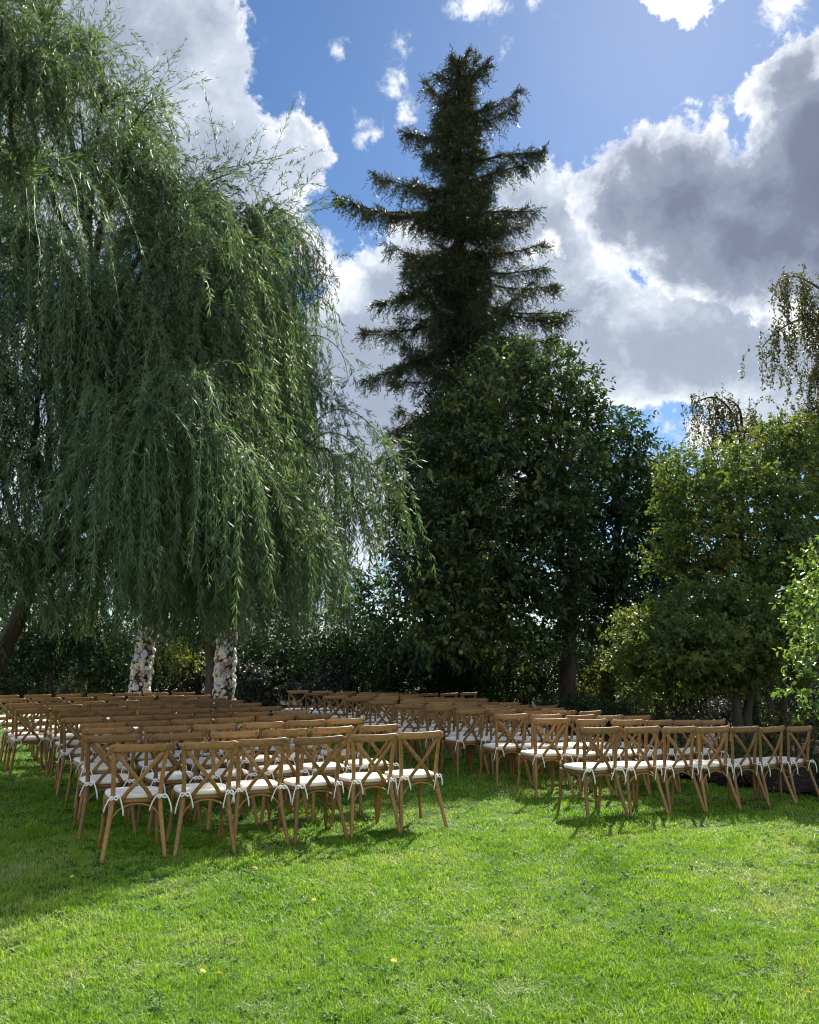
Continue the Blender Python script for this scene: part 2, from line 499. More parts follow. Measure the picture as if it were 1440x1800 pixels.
def curve(pts, n):
    """smooth resample (Catmull-Rom) of control points"""
    p = np.asarray(pts, dtype=float)
    if len(p) == 2:
        s = np.linspace(0, 1, n)[:, None]
        return p[0] * (1 - s) + p[1] * s
    q = np.vstack([2 * p[0] - p[1], p, 2 * p[-1] - p[-2]])
    u = np.linspace(0, len(p) - 1 - 1e-6, n)
    i = u.astype(int)
    t = (u - i)[:, None]
    a, b, c, d = q[i], q[i + 1], q[i + 2], q[i + 3]
    return 0.5 * ((2 * b) + (c - a) * t + (2 * a - 5 * b + 4 * c - d) * t ** 2 + (3 * b - a - 3 * c + d) * t ** 3)


class Leaves:
    """batches of folded leaves: base, two sides, tip"""
    def __init__(self):
        self.P, self.D, self.N, self.L, self.W, self.T = [], [], [], [], [], []

    def add(self, P, D, N, L, W, T):
        P = np.atleast_2d(P)
        k = len(P)
        self.P.append(P)
        self.D.append(np.broadcast_to(D, (k, 3)))
        self.N.append(np.broadcast_to(N, (k, 3)))
        for lst, x in ((self.L, L), (self.W, W), (self.T, T)):
            lst.append(np.broadcast_to(np.asarray(x, dtype=float), (k,)))

    def pack(self):
        P, D, N = (np.concatenate(x) for x in (self.P, self.D, self.N))
        L, W, T = (np.concatenate(x) for x in (self.L, self.W, self.T))
        D = norm(D)
        B = norm(np.cross(D, N) + 1e-6)
        N = np.cross(B, D)
        return P, D, B, N, L, W, T

    def mesh(self, name, mat, keep=None, bend=0.12, stem=None):
        P, D, B, N, L, W, T = self.pack()
        if keep is not None:
            P, D, B, N, L, W, T = (x[keep] for x in (P, D, B, N, L, W, T))
        k = len(P)
        l, wd = L[:, None], W[:, None] * 0.5
        v = np.empty((k, 4, 3), dtype=np.float32)
        v[:, 0] = P
        v[:, 1] = P + D * l * 0.45 + B * wd + N * wd * 0.45
        v[:, 2] = P + D * l * 0.45 - B * wd + N * wd * 0.45
        v[:, 3] = P + D * l - N * l * bend
        i = np.arange(k)[:, None] * 4
        tris = np.concatenate([i + np.array([0, 1, 3]), i + np.array([0, 3, 2])], 0)
        vv, tt = v.reshape(-1, 3), np.repeat(T, 4)
        if stem is None:
            return mesh_np(name, vv, tris, mat, tt)
        sv = np.concatenate(stem.v)
        tris = np.concatenate([tris, np.concatenate(stem.t) + len(vv)])
        return mesh_np(name, np.concatenate([vv, sv]), tris, mat, np.concatenate([tt, np.full(len(sv), 0.8)]), False, np.concatenate(stem.q) + len(vv))


def one_leaf_mesh(name, mat, tint, width=0.45):
    """one unit-long leaf with a midrib fold, used for the leaves that are objects of their own"""
    ys = np.array([0, 0.18, 0.42, 0.68, 0.88, 1.0])
    ws = np.array([0.02, 0.62, 1.0, 0.78, 0.36, 0.01]) * width * 0.5
    zs = -0.16 * ys ** 2
    v, t = [], []
    for y, wv, z in zip(ys, ws, zs):
        v += [(-wv, y, z + wv * 0.4), (0, y, z), (wv, y, z + wv * 0.4)]
    for i in range(5):
        a = i * 3
        t += [(a, a + 1, a + 4), (a, a + 4, a + 3), (a + 1, a + 2, a + 5), (a + 1, a + 5, a + 4)]
    return mesh_np(name, v, t, mat, [tint] * len(v), True)


def leaf_objects(lv, root, mats_meshes, count, name='leaf'):
    """the leaves that show largest become objects; returns the mask of the remaining ones"""
    P, D, B, N, L, W, T = lv.pack()
    order = np.argsort(P[:, 1] - L * 6)
    keep = np.ones(len(P), dtype=bool)
    inv = root.matrix_world.inverted()
    loc = Vector(root.location)
    got = 0
    for i in order:
        q = P[i] - np.array([0, 0, EYE])
        zc = q[1] * CP + q[2] * SP
        yc = -q[1] * SP + q[2] * CP
        x, y = 720 + F_PX * q[0] / zc, 900 - F_PX * yc / zc
        if not (5 < x < 1435 and 5 < y < 1795):
            continue
        keep[i] = False
        o = bpy.data.objects.new(name, mats_meshes[got % len(mats_meshes)])
        C.objects.link(o)
        o.parent = root
        m = Matrix(((B[i][0], D[i][0], N[i][0], 0), (B[i][1], D[i][1], N[i][1], 0), (B[i][2], D[i][2], N[i][2], 0), (0, 0, 0, 1)))
        o.matrix_basis = Matrix.Translation(Vector(P[i]) - loc) @ m @ Matrix.Scale(L[i], 4)
        got += 1
        if got >= count:
            break
    return keep


def child_world(name, data, root, kind=None):
    """child whose mesh is written in world coordinates"""
    o = link(name, data, root, kind)
    o.location = -Vector(root.location)
    return o


# ------------------------------------------------------------------ the ground
def ground_z(x, y):
    """the lawn is nearly level and falls a few centimetres towards the right-hand beds"""
    x = np.asarray(x, dtype=float)
    y = np.asarray(y, dtype=float)
    s = x - (1.91 - 0.442 * (y - 8.5))
    fall = np.where(s > 0, 0.034 * np.clip(s - 0.2, 0, 3.2), 0)
    up = 0.0
    near = 1 / (1 + np.exp(-(y - 7.0) * 1.4)) * 1 / (1 + np.exp((y - 23.0) * 0.8))
    return (up - fall) * near + 0.012 * np.sin(x * 0.9 + 1.0) * np.sin(y * 0.7) * (1 - near)


def sheet(name, xs, ys, mat, dz=0.0, mask=None, extra=None):
    X, Y = np.meshgrid(xs, ys)
    Z = ground_z(X, Y) + dz
    if extra is not None:
        Z = Z + extra(X, Y)
    v = np.stack([X, Y, Z], -1).reshape(-1, 3)
    nx, ny = len(xs), len(ys)
    i, j = np.meshgrid(np.arange(nx - 1), np.arange(ny - 1))
    a = (j * nx + i).ravel()
    q = np.stack([a, a + 1, a + 1 + nx, a + nx], -1)
    if mask is not None:
        cx, cy = X.ravel()[a], Y.ravel()[a]
        q = q[mask(cx, cy)]
    return link(name, mesh_np(name, v, None, mat, None, True, q), None, 'structure')


def bed_edge(x):
    """where the lawn stops and the planting begins, metres ahead"""
    x = np.asarray(x, dtype=float)
    return np.interp(x, [-30, -14, -9, -6, -3, 0, 1.3, 2.2, 3.0, 3.8, 4.6, 5.4, 7, 30], [31, 27, 23.5, 21.5, 20.6, 20.2, 19.4, 16.5, 13.6, 11.9, 10.6, 9.9, 9.4, 7]) + 0.12 * np.sin(x * 3.1) + 0.07 * np.sin(x * 7.7)


sheet('lawn', np.linspace(-40, 40, 240), np.linspace(-12, 42, 200), LAWN, 0.0)
sheet('field', np.concatenate([np.linspace(-900, -70, 12), np.linspace(-60, 60, 30), np.linspace(70, 900, 12)]),
      np.concatenate([np.linspace(-300, 24, 12), np.linspace(28, 70, 14), np.linspace(90, 1500, 12)]), FIELD, -0.12)
sheet('planting_bed', np.linspace(-30, 22, 260), np.linspace(7, 41, 170), MULCH, 0.03,
      lambda x, y: y > bed_edge(x), lambda X, Y: 0.02 * np.sin(X * 5.1) * np.sin(Y * 4.3) + 0.05 * np.clip(Y - bed_edge(X), 0, 1))


# ------------------------------------------------------------------ chairs
# rail centres on the lawn, one list per row from the aisle-side or outer end, nearest row first
ROWS_LEFT = [
 [(-2.17,6.81),(-1.67,6.99),(-1.27,7.30),(-0.79,7.48),(-0.33,7.72),(0.10,7.99)],
 [(-2.67,7.61),(-2.14,7.82),(-1.67,8.04),(-1.22,8.28),(-0.78,8.54),(-0.33,8.79)],
 [(-3.03,8.50),(-2.51,8.71),(-2.07,8.97),(-1.61,9.19),(-1.17,9.45),(-0.75,9.75)],
 [(-3.32,9.10),(-2.94,9.45),(-2.52,9.75),(-2.07,9.99),(-1.63,10.26),(-1.21,10.55)],
 [(-3.86,9.99),(-3.38,10.21),(-2.96,10.51),(-2.51,10.74),(-2.05,10.98),(-1.58,11.18)],
 [(-4.31,10.96),(-3.91,11.27),(-3.46,11.53),(-3.01,11.77),(-2.52,11.94),(-2.10,12.23)],
 [(-5.19,11.58),(-4.78,11.90),(-4.35,12.18),(-3.88,12.38),(-3.44,12.65),(-3.00,12.90),(-2.57,13.19)],
 [(-5.56,12.28),(-5.15,12.59),(-4.73,12.89),(-4.29,13.15),(-3.87,13.45),(-3.45,13.74),(-3.01,13.99)],
 [(-6.04,13.07),(-5.64,13.39),(-5.19,13.64),(-4.72,13.86),(-4.30,14.16),(-3.89,14.47),(-3.45,14.72)],
 [(-6.92,14.58),(-6.42,14.86),(-5.94,15.10),(-5.46,15.33),(-4.96,15.55),(-4.48,15.75),(-4.04,16.01)],
 [(-7.68,15.95),(-7.19,16.23),(-6.69,16.50),(-6.18,16.75),(-5.71,16.97),(-5.20,17.18),(-4.68,17.38)]]
ROWS_RIGHT = [
 [(1.85,8.21),(2.30,8.40),(2.74,8.63),(3.18,8.84),(3.60,9.11),(4.01,9.37),(4.43,9.64)],
 [(1.57,9.42),(2.04,9.56),(2.50,9.74),(2.92,10.00),(3.35,10.24),(3.76,10.52)],
 [(1.22,10.19),(1.67,10.39),(2.13,10.57),(2.56,10.80),(2.98,11.06)],
 [(0.80,11.11),(1.25,11.30),(1.72,11.46),(2.12,11.74),(2.56,11.96)],
 [(0.41,11.63),(0.84,11.87),(1.27,12.11),(1.69,12.37),(2.12,12.61)],
 [(-0.02,12.36),(0.44,12.55),(0.84,12.83),(1.29,13.05),(1.70,13.32),(2.16,13.50)],
 [(-0.45,13.37),(0.05,13.42),(0.50,13.62),(0.92,13.88),(1.30,14.20),(1.70,14.48)],
 [(-0.89,14.35),(-0.42,14.49),(0.07,14.57),(0.45,14.88),(0.84,15.18),(1.25,15.45)],
 [(-1.35,15.24),(-0.86,15.32),(-0.41,15.53),(0.03,15.75),(0.45,16.00),(0.86,16.28),(1.30,16.49)],
 [(-1.85,16.52),(-1.38,16.67),(-0.86,16.75),(-0.43,16.99),(0.00,17.24)],
 [(-2.35,17.71),(-1.85,17.82),(-1.36,17.91),(-0.86,17.99),(-0.45,18.27),(-0.02,18.51),(0.43,18.73),(0.89,18.89),(1.35,19.06)]]

ROWS_RIGHT = [[(1.035 * x, 1.035 * y) for x, y in row] for row in ROWS_RIGHT]


def arc(p0, p1, rise, n=9):
    """bentwood brace: half ellipse from p0 to p1 rising by rise"""
    p0, p1 = np.asarray(p0, float), np.asarray(p1, float)
    a = np.linspace(0, np.pi, n)
    s = (1 - np.cos(a)) / 2
    return p0 + (p1 - p0) * s[:, None] + np.array([0, 0, 1]) * (rise * np.sin(a) ** 0.8)[:, None]


def seat_outline(scale, z, n=28):
    out = []
    for k in range(n):
        a = 2 * math.pi * k / n
        c, s = math.cos(a), math.sin(a)
        x = math.copysign(abs(c) ** 0.62, c)
        y = math.copysign(abs(s) ** 0.62, s)
        wd = 0.205 + 0.028 * (y + 1) / 2
        out.append((x * wd * scale, 0.232 + y * 0.212 * scale, z))
    return out


def build_chair_meshes():
    M = {}
    for sx, nm in ((-1, 'l'), (1, 'r')):
        g = Geo()
        pts = curve([(0.238 * sx, -0.085, -0.01), (0.222 * sx, -0.055, 0.10), (0.202 * sx, -0.015, 0.25), (0.184 * sx, 0.022, 0.40), (0.181 * sx, 0.024, 0.50),
                     (0.188 * sx, 0.008, 0.64), (0.199 * sx, -0.006, 0.76), (0.206 * sx, -0.012, 0.862)], 18)
        r = np.interp(pts[:, 2], [0, 0.15, 0.42, 0.6, 0.86], [0.0135, 0.016, 0.0185, 0.0165, 0.0145])
        g.sweep(pts, r * 0.92, r * 1.08, sides=8, power=2.5)
        M['rear_leg_' + nm] = g.mesh('rear_leg', WOOD)
        g = Geo()
        pts = curve([(0.208 * sx, 0.418, 0.445), (0.210 * sx, 0.424, 0.30), (0.219 * sx, 0.436, 0.14), (0.236 * sx, 0.452, -0.01)], 9)
        g.sweep(pts, np.linspace(0.0185, 0.0135, 9), sides=8)
        M['front_leg_' + nm] = g.mesh('front_leg', WOOD)
        # crossing slat, from the top of one post to the far rear corner of the seat
        g = Geo()
        d = 0.006 if sx > 0 else -0.007
        pts = curve([(-0.196 * sx, -0.010 + d, 0.835), (-0.105 * sx, -0.034 + d, 0.725), (0.0, -0.036 + d, 0.600), (0.075 * sx, -0.012 + d, 0.512), (0.120 * sx, 0.014 + d, 0.440)], 12)
        g.sweep(pts, 0.0055, 0.0168, ref=(0, 1, 0.15), sides=8, power=4)
        M['cross_slat_' + nm] = g.mesh('cross_slat', WOOD)
        g = Geo().sweep(arc((0.196 * sx, 0.000, 0.262), (0.212 * sx, 0.415, 0.262), 0.155), 0.0078, sides=6)
        M['side_' + nm] = g.mesh('bent_brace', WOOD)
        for k in range(2):
            g = Geo()
            rr = random.Random(5 + k * 7 + sx)
            a = np.linspace(0, 2 * np.pi, 9)
            ring = np.stack([0.181 * sx + 0.0215 * np.cos(a), 0.022 + 0.0215 * np.sin(a), np.full(9, 0.472)], -1)
            g.sweep(ring, 0.0035, 0.006, ref=(0, 0, 1), sides=5)
            kx, ky, kz = 0.181 * sx + 0.004, -0.004, 0.472
            g.sweep([(kx - 0.008, ky, kz), (kx, ky - 0.006, kz + 0.001), (kx + 0.008, ky, kz)], [0.006, 0.0095, 0.006], sides=6)
            for q in (-1, 1):
                dx = q * rr.uniform(0.03, 0.10) + rr.uniform(-0.015, 0.015)
                ln = rr.uniform(0.07, 0.155)
                tail = curve([(kx, ky - 0.004, kz), (kx + dx * 0.55, ky - 0.022, kz + rr.uniform(-0.012, 0.020)), (kx + dx, ky - 0.026, kz - ln * 0.55), (kx + dx * 1.15, ky - 0.016, kz - ln)], 9)
                g.sweep(tail, 0.0024, 0.0062, ref=(q * 0.4, 1, 0.2), sides=5, power=3)
                lw = rr.uniform(0.026, 0.05)
                loop = curve([(kx, ky - 0.004, kz), (kx + q * lw * 0.6, ky - 0.02, kz + 0.012), (kx + q * lw, ky - 0.022, kz - 0.006), (kx + q * lw * 0.5, ky - 0.016, kz - 0.016), (kx, ky - 0.006, kz)], 10)
                g.sweep(loop, 0.0024, 0.0056, ref=(0, 1, 0), sides=5, power=3)
            M['tie_%s%d' % (nm, k)] = g.mesh('cushion_tie', RIBBON)
    g = Geo()
    x = np.linspace(-1, 1, 15)
    hw = 0.238
    pts = np.stack([x * hw, -0.058 + 0.040 * x ** 2, 0.848 + 0.006 * np.abs(x) ** 3], -1)
    e = np.sqrt(np.clip(1 - np.clip((np.abs(x) - 0.86) / 0.14, 0, 1) ** 2 * 0.72, 0.1, 1))
    g.sweep(pts, 0.0118 * np.ones(15), 0.0325 * e, ref=(0, 1, 0), sides=12, power=3.2)
    M['rail'] = g.mesh('top_rail', WOOD)
    M['bolt'] = Geo().sweep([(0, 0, 0), (0, -0.0085, 0)], 0.0052, sides=7).mesh('bolt', BOLT)
    g = Geo()
    g.rings([seat_outline(0.955, 0.418), seat_outline(0.985, 0.424), seat_outline(1.0, 0.434), seat_outline(0.992, 0.444), seat_outline(0.94, 0.449)])
    M['seat'] = g.mesh('seat', WOOD)
    g = Geo()
    rg = [seat_outline(s, z) for s, z in ((0.90, 0.450), (0.965, 0.456), (0.99, 0.464), (0.985, 0.4685), (1.003, 0.4715), (0.985, 0.4745), (0.985, 0.482), (0.95, 0.488), (0.84, 0.4925), (0.60, 0.4955), (0.3, 0.497))]
    g.rings(rg)
    M['cushion'] = g.mesh('seat_cushion', IVORY)
    g = Geo().sweep(arc((-0.188, 0.000, 0.245), (0.188, 0.000, 0.245), 0.172, 13), 0.0082, sides=6)
    M['rear_brace'] = g.mesh('bent_brace', WOOD)
    g = Geo().sweep(arc((-0.205, 0.424, 0.262), (0.205, 0.424, 0.262), 0.155, 11), 0.0078, sides=6)
    M['front_brace'] = g.mesh('bent_brace', WOOD)
    return M


CM = build_chair_meshes()
ORD = ['', 'second', 'third', 'fourth', 'fifth', 'sixth', 'seventh', 'eighth', 'ninth', 'tenth', 'eleventh']


def chair_prototype():
    t = thing('cross_back_chair', 'wooden cross-back chair', 'chair', group='cross-back chairs set out in rows on the lawn')
    for nm, key in (('seat', 'seat'), ('seat_cushion', 'cushion'), ('top_rail', 'rail'), ('rear_leg', 'rear_leg_l'), ('rear_leg', 'rear_leg_r'), ('front_leg', 'front_leg_l'),
                    ('front_leg', 'front_leg_r'), ('cross_slat', 'cross_slat_l'), ('cross_slat', 'cross_slat_r'), ('bent_brace', 'rear_brace'), ('bent_brace', 'side_l'),
                    ('bent_brace', 'side_r'), ('bent_brace', 'front_brace'), ('cushion_tie', 'tie_l0'), ('cushion_tie', 'tie_r0')):
        o = link(nm, CM[key], t)
        if nm == 'top_rail':
            for sx in (-1, 1):
                link('bolt', CM['bolt'], o).location = (0.205 * sx, -0.037, 0.850)
    return t


def copy_tree(o, parent=None):
    c = o.copy()
    C.objects.link(c)
    c.parent = parent
    for ch in list(o.children):
        copy_tree(ch, c)
    return c


def place_rows():
    proto = chair_prototype()
    first = True
    rr = random.Random(3)
    for block, side in ((ROWS_LEFT, 'left'), (ROWS_RIGHT, 'right')):
        for ri, row in enumerate(block):
            p = np.array(row)
            xs = p[:, 0]
            fit = np.polyfit(xs, p[:, 1], 2)
            n = len(row)
            for k, (x, y) in enumerate(row):
                slope = 0.5 * (2 * fit[0] * x + fit[1]) + 0.5 * (0.47 if side == 'left' else 0.50)
                o = proto if first else copy_tree(proto)
                first = False
                yy = 0.5 * y + 0.5 * np.polyval(fit, x)
                o.location = (x, yy, float(ground_z(x, yy)))
                o.rotation_euler = (R(rr.gauss(0, 0.5)), R(rr.gauss(0, 0.5)), math.atan(slope) + R(rr.gauss(0, 2.2)))
                a = n - k if side == 'left' else k + 1        # counted from the aisle
                where = 'closest to the aisle' if a == 1 else ('at the outer end' if a == n else ORD[a - 1] + ' from the aisle')
                rown = 'nearest row' if ri == 0 else ('farthest row' if ri == len(block) - 1 else ORD[ri] + ' nearest row')
                o['label'] = 'wooden cross-back chair %s, %s of the %s block' % (where, rown, side)
                v = rr.randrange(2)
                shade = rr.gauss(1.0, 0.13)
                tone = (shade, shade * rr.gauss(1.0, 0.02), shade * rr.gauss(1.0, 0.05), 1)
                for ch in o.children:
                    ch.color = tone
                    if v and ch.name.startswith('cushion_tie'):
                        ch.data = CM['tie_l1'] if ch.data.name == CM['tie_l0'].name else CM['tie_r1']
                    if ch.name.startswith('seat_cushion'):
                        ch.rotation_euler = (0, 0, 0)
                        ch.location = (rr.gauss(0, 0.004), rr.gauss(0, 0.004), 0)


place_rows()


# ------------------------------------------------------------------ flower arch
def flower_mesh(name, mat, seed, layers, lift):
    """a full bloom: rings of cupped petals round the centre, facing +Z, radius 1"""
    rr = random.Random(seed)
    v, t = [], []
    for li, (rad, n, z0, z1) in enumerate(layers):
        for k in range(n):
            a = 2 * math.pi * (k + 0.5 * (li % 2)) / n + rr.uniform(-0.15, 0.15)
            wa = math.pi / n * 1.25
            b = len(v)
            ro = rad * rr.uniform(0.88, 1.1)
            v += [(0.12 * rad * math.cos(a), 0.12 * rad * math.sin(a), z0),
                  (ro * 0.75 * math.cos(a - wa), ro * 0.75 * math.sin(a - wa), z0 + (z1 - z0) * 0.7),
                  (ro * math.cos(a), ro * math.sin(a), z1 + rr.uniform(-0.06, 0.06)),
                  (ro * 0.75 * math.cos(a + wa), ro * 0.75 * math.sin(a + wa), z0 + (z1 - z0) * 0.7)]
            t += [(b, b + 1, b + 2), (b, b + 2, b + 3)]
    return mesh_np(name, v, t, mat)


def flower_arch():
    base_l, base_r = at(243, 1240, 18.3), at(394, 1240, 18.0)
    gz = 0.0
    root = thing('flower_arch', 'wedding arch of two leaning pillars packed with white, blush and lilac flowers', 'flower arch', (float((base_l[0] + base_r[0]) / 2), 18.15, gz))
    petals = [plain_mat('petal_' + n, c, 0.7, 0.25) for n, c in (('white', (0.78, 0.74, 0.67)), ('cream', (0.74, 0.65, 0.52)), ('blush', (0.70, 0.50, 0.44)), ('dusty_pink', (0.55, 0.35, 0.34)),
                                                                  ('lilac', (0.62, 0.57, 0.74)), ('pale_blue', (0.55, 0.62, 0.80)), ('pale_green', (0.66, 0.73, 0.56)))]
    shapes = [[(1.0, 6, -0.25, 0.0), (0.8, 6, -0.1, 0.30), (0.55, 5, 0.0, 0.45), (0.28, 4, 0.15, 0.5)],
              [(1.0, 8, -0.2, 0.1), (0.7, 7, 0.0, 0.36), (0.4, 5, 0.15, 0.46)],
              [(1.0, 5, -0.1, 0.05), (0.72, 5, 0.05, 0.34), (0.42, 5, 0.2, 0.46), (0.2, 3, 0.3, 0.5)]]
    meshes = [flower_mesh('flower', m, i * 3 + j, sh, 0) for i, m in enumerate(petals) for j, sh in enumerate(shapes)]
    path_l = curve([at(240, 1285, 18.3), at(246, 1215, 18.3), at(251, 1165, 18.3), at(261, 1110, 18.3), at(276, 1070, 18.25), at(300, 1048, 18.2)], 40)
    path_r = curve([at(394, 1285, 18.0), at(394, 1215, 18.0), at(396, 1165, 18.0), at(398, 1115, 18.0), at(388, 1076, 18.05), at(362, 1050, 18.1)], 40)
    top = curve([at(300, 1048, 18.2), at(330, 1040, 18.15), at(362, 1050, 18.1)], 12)
    g = Geo()
    for p in (path_l, path_r, top):
        g.sweep(p, 0.035, sides=8)
    child_world('arch_frame', g.mesh('arch_frame', plain_mat('frame_metal', (0.06, 0.06, 0.05), 0.5)), root)
    # greenery and moss bulk behind the blooms
    lv = Leaves()
    spots = []
    rr = np.random.default_rng(4)
    for p, wgt, r0, r1 in ((path_l, 400, 0.232, 0.185), (path_r, 400, 0.222, 0.195), (top, 40, 0.14, 0.14)):
        u = np.linspace(0.0, 1, wgt) * (len(p) - 1)
        u = np.clip(u + rr.normal(0, 0.2, wgt), 0, len(p) - 1.001)
        i = u.astype(int)
        c = p[i] + (p[i + 1] - p[i]) * (u - i)[:, None]
        rad = np.interp(u / (len(p) - 1), [0, 0.62, 0.8, 1], [r0, r1, 0.13, 0.11]) * rr.uniform(0.84, 1.12, wgt)
        ang = (np.arange(wgt) * 2.39996 + rr.normal(0, 0.12, wgt))
        d = np.stack([np.cos(ang), np.sin(ang), np.zeros(wgt)], -1)
        keep = rr.random(wgt) < np.where(u / (len(p) - 1) > 0.75, 0.55, 1.0)
        for cc, dd, rd, k in zip(c, d, rad, keep):
            if k:
                spots.append((cc + dd * rd, dd, cc))
        n = 900
        i = rr.integers(0, len(p) - 1, n)
        d = norm(rr.normal(size=(n, 3)) * np.array([1, 1, 0.4]))
        lv.add(p[i] + d * rr.uniform(0.06, r0 * 0.92, n)[:, None] * 0.95, norm(d + rr.normal(0, 0.5, (n, 3))), norm(rr.normal(size=(n, 3))), rr.uniform(0.06, 0.12, n), 0.05, rr.random(n))
    child_world('greenery', lv.mesh('greenery', SHRUB), root, 'stuff')
    g = Geo()
    for p in (path_l, path_r):
        rad = np.interp(np.linspace(0, 1, len(p)), [0, 0.62, 0.8, 1], [0.20, 0.165, 0.07, 0.05])
        g.sweep(p, rad, sides=10)
    child_world('floral_foam', g.mesh('floral_foam', plain_mat('moss', (0.03, 0.045, 0.02), 0.95)), root)
    order = sorted(range(len(spots)), key=lambda q: spots[q][1][1])
    back = Geo()
    loc = Vector(root.location)
    for rank, q in enumerate(order):
        c, d, cc = spots[q]
        n = Vector(d) + Vector((random.gauss(0, 0.2), random.gauss(0, 0.2), random.gauss(0.12, 0.22)))
        rad = random.uniform(0.046, 0.090)
        hi = (c[2] - 1.0) / 1.8
        wts = [7, 6, 6.5, 4.5, 1.2 + 2.5 * max(0, hi), 0.6 + 2.5 * max(0, hi), 2.4]
        if random.random() < 0.12:
            rad *= 0.6
        mi = random.choices(range(7), wts)[0] * 3 + random.randrange(3)
        if rank < 300:
            o = bpy.data.objects.new('flower', meshes[mi])
            C.objects.link(o)
            o.parent = root
            o.matrix_basis = Matrix.Translation(Vector(c) - loc) @ n.to_track_quat('Z', 'Y').to_matrix().to_4x4() @ Matrix.Rotation(random.uniform(0, 6.28), 4, 'Z') @ Matrix.Diagonal((rad, rad, rad * 0.85, 1))
        else:
            back.sweep([Vector(c) - n * rad * 0.4, Vector(c) + n * rad * 0.1, Vector(c) + n * rad * 0.4], [rad * 0.3, rad * 0.95, rad * 0.3], sides=7)
    if back.v:
        child_world('rear_blossoms', back.mesh('rear_blossoms', petals[0]), root, 'stuff')


flower_arch()


# ------------------------------------------------------------------ trees
def wind(n, s=0.3):
    return rng.normal(0, s, (n, 3))


def tree_root(name, label, cat, base, group=None):
    t = thing(name, label, cat, (float(base[0]), float(base[1]), float(ground_z(base[0], base[1]))), 0, group)
    return t


# ---- weeping willow
def px_curve(pts, n):
    return curve([at(*p) for p in pts], n)


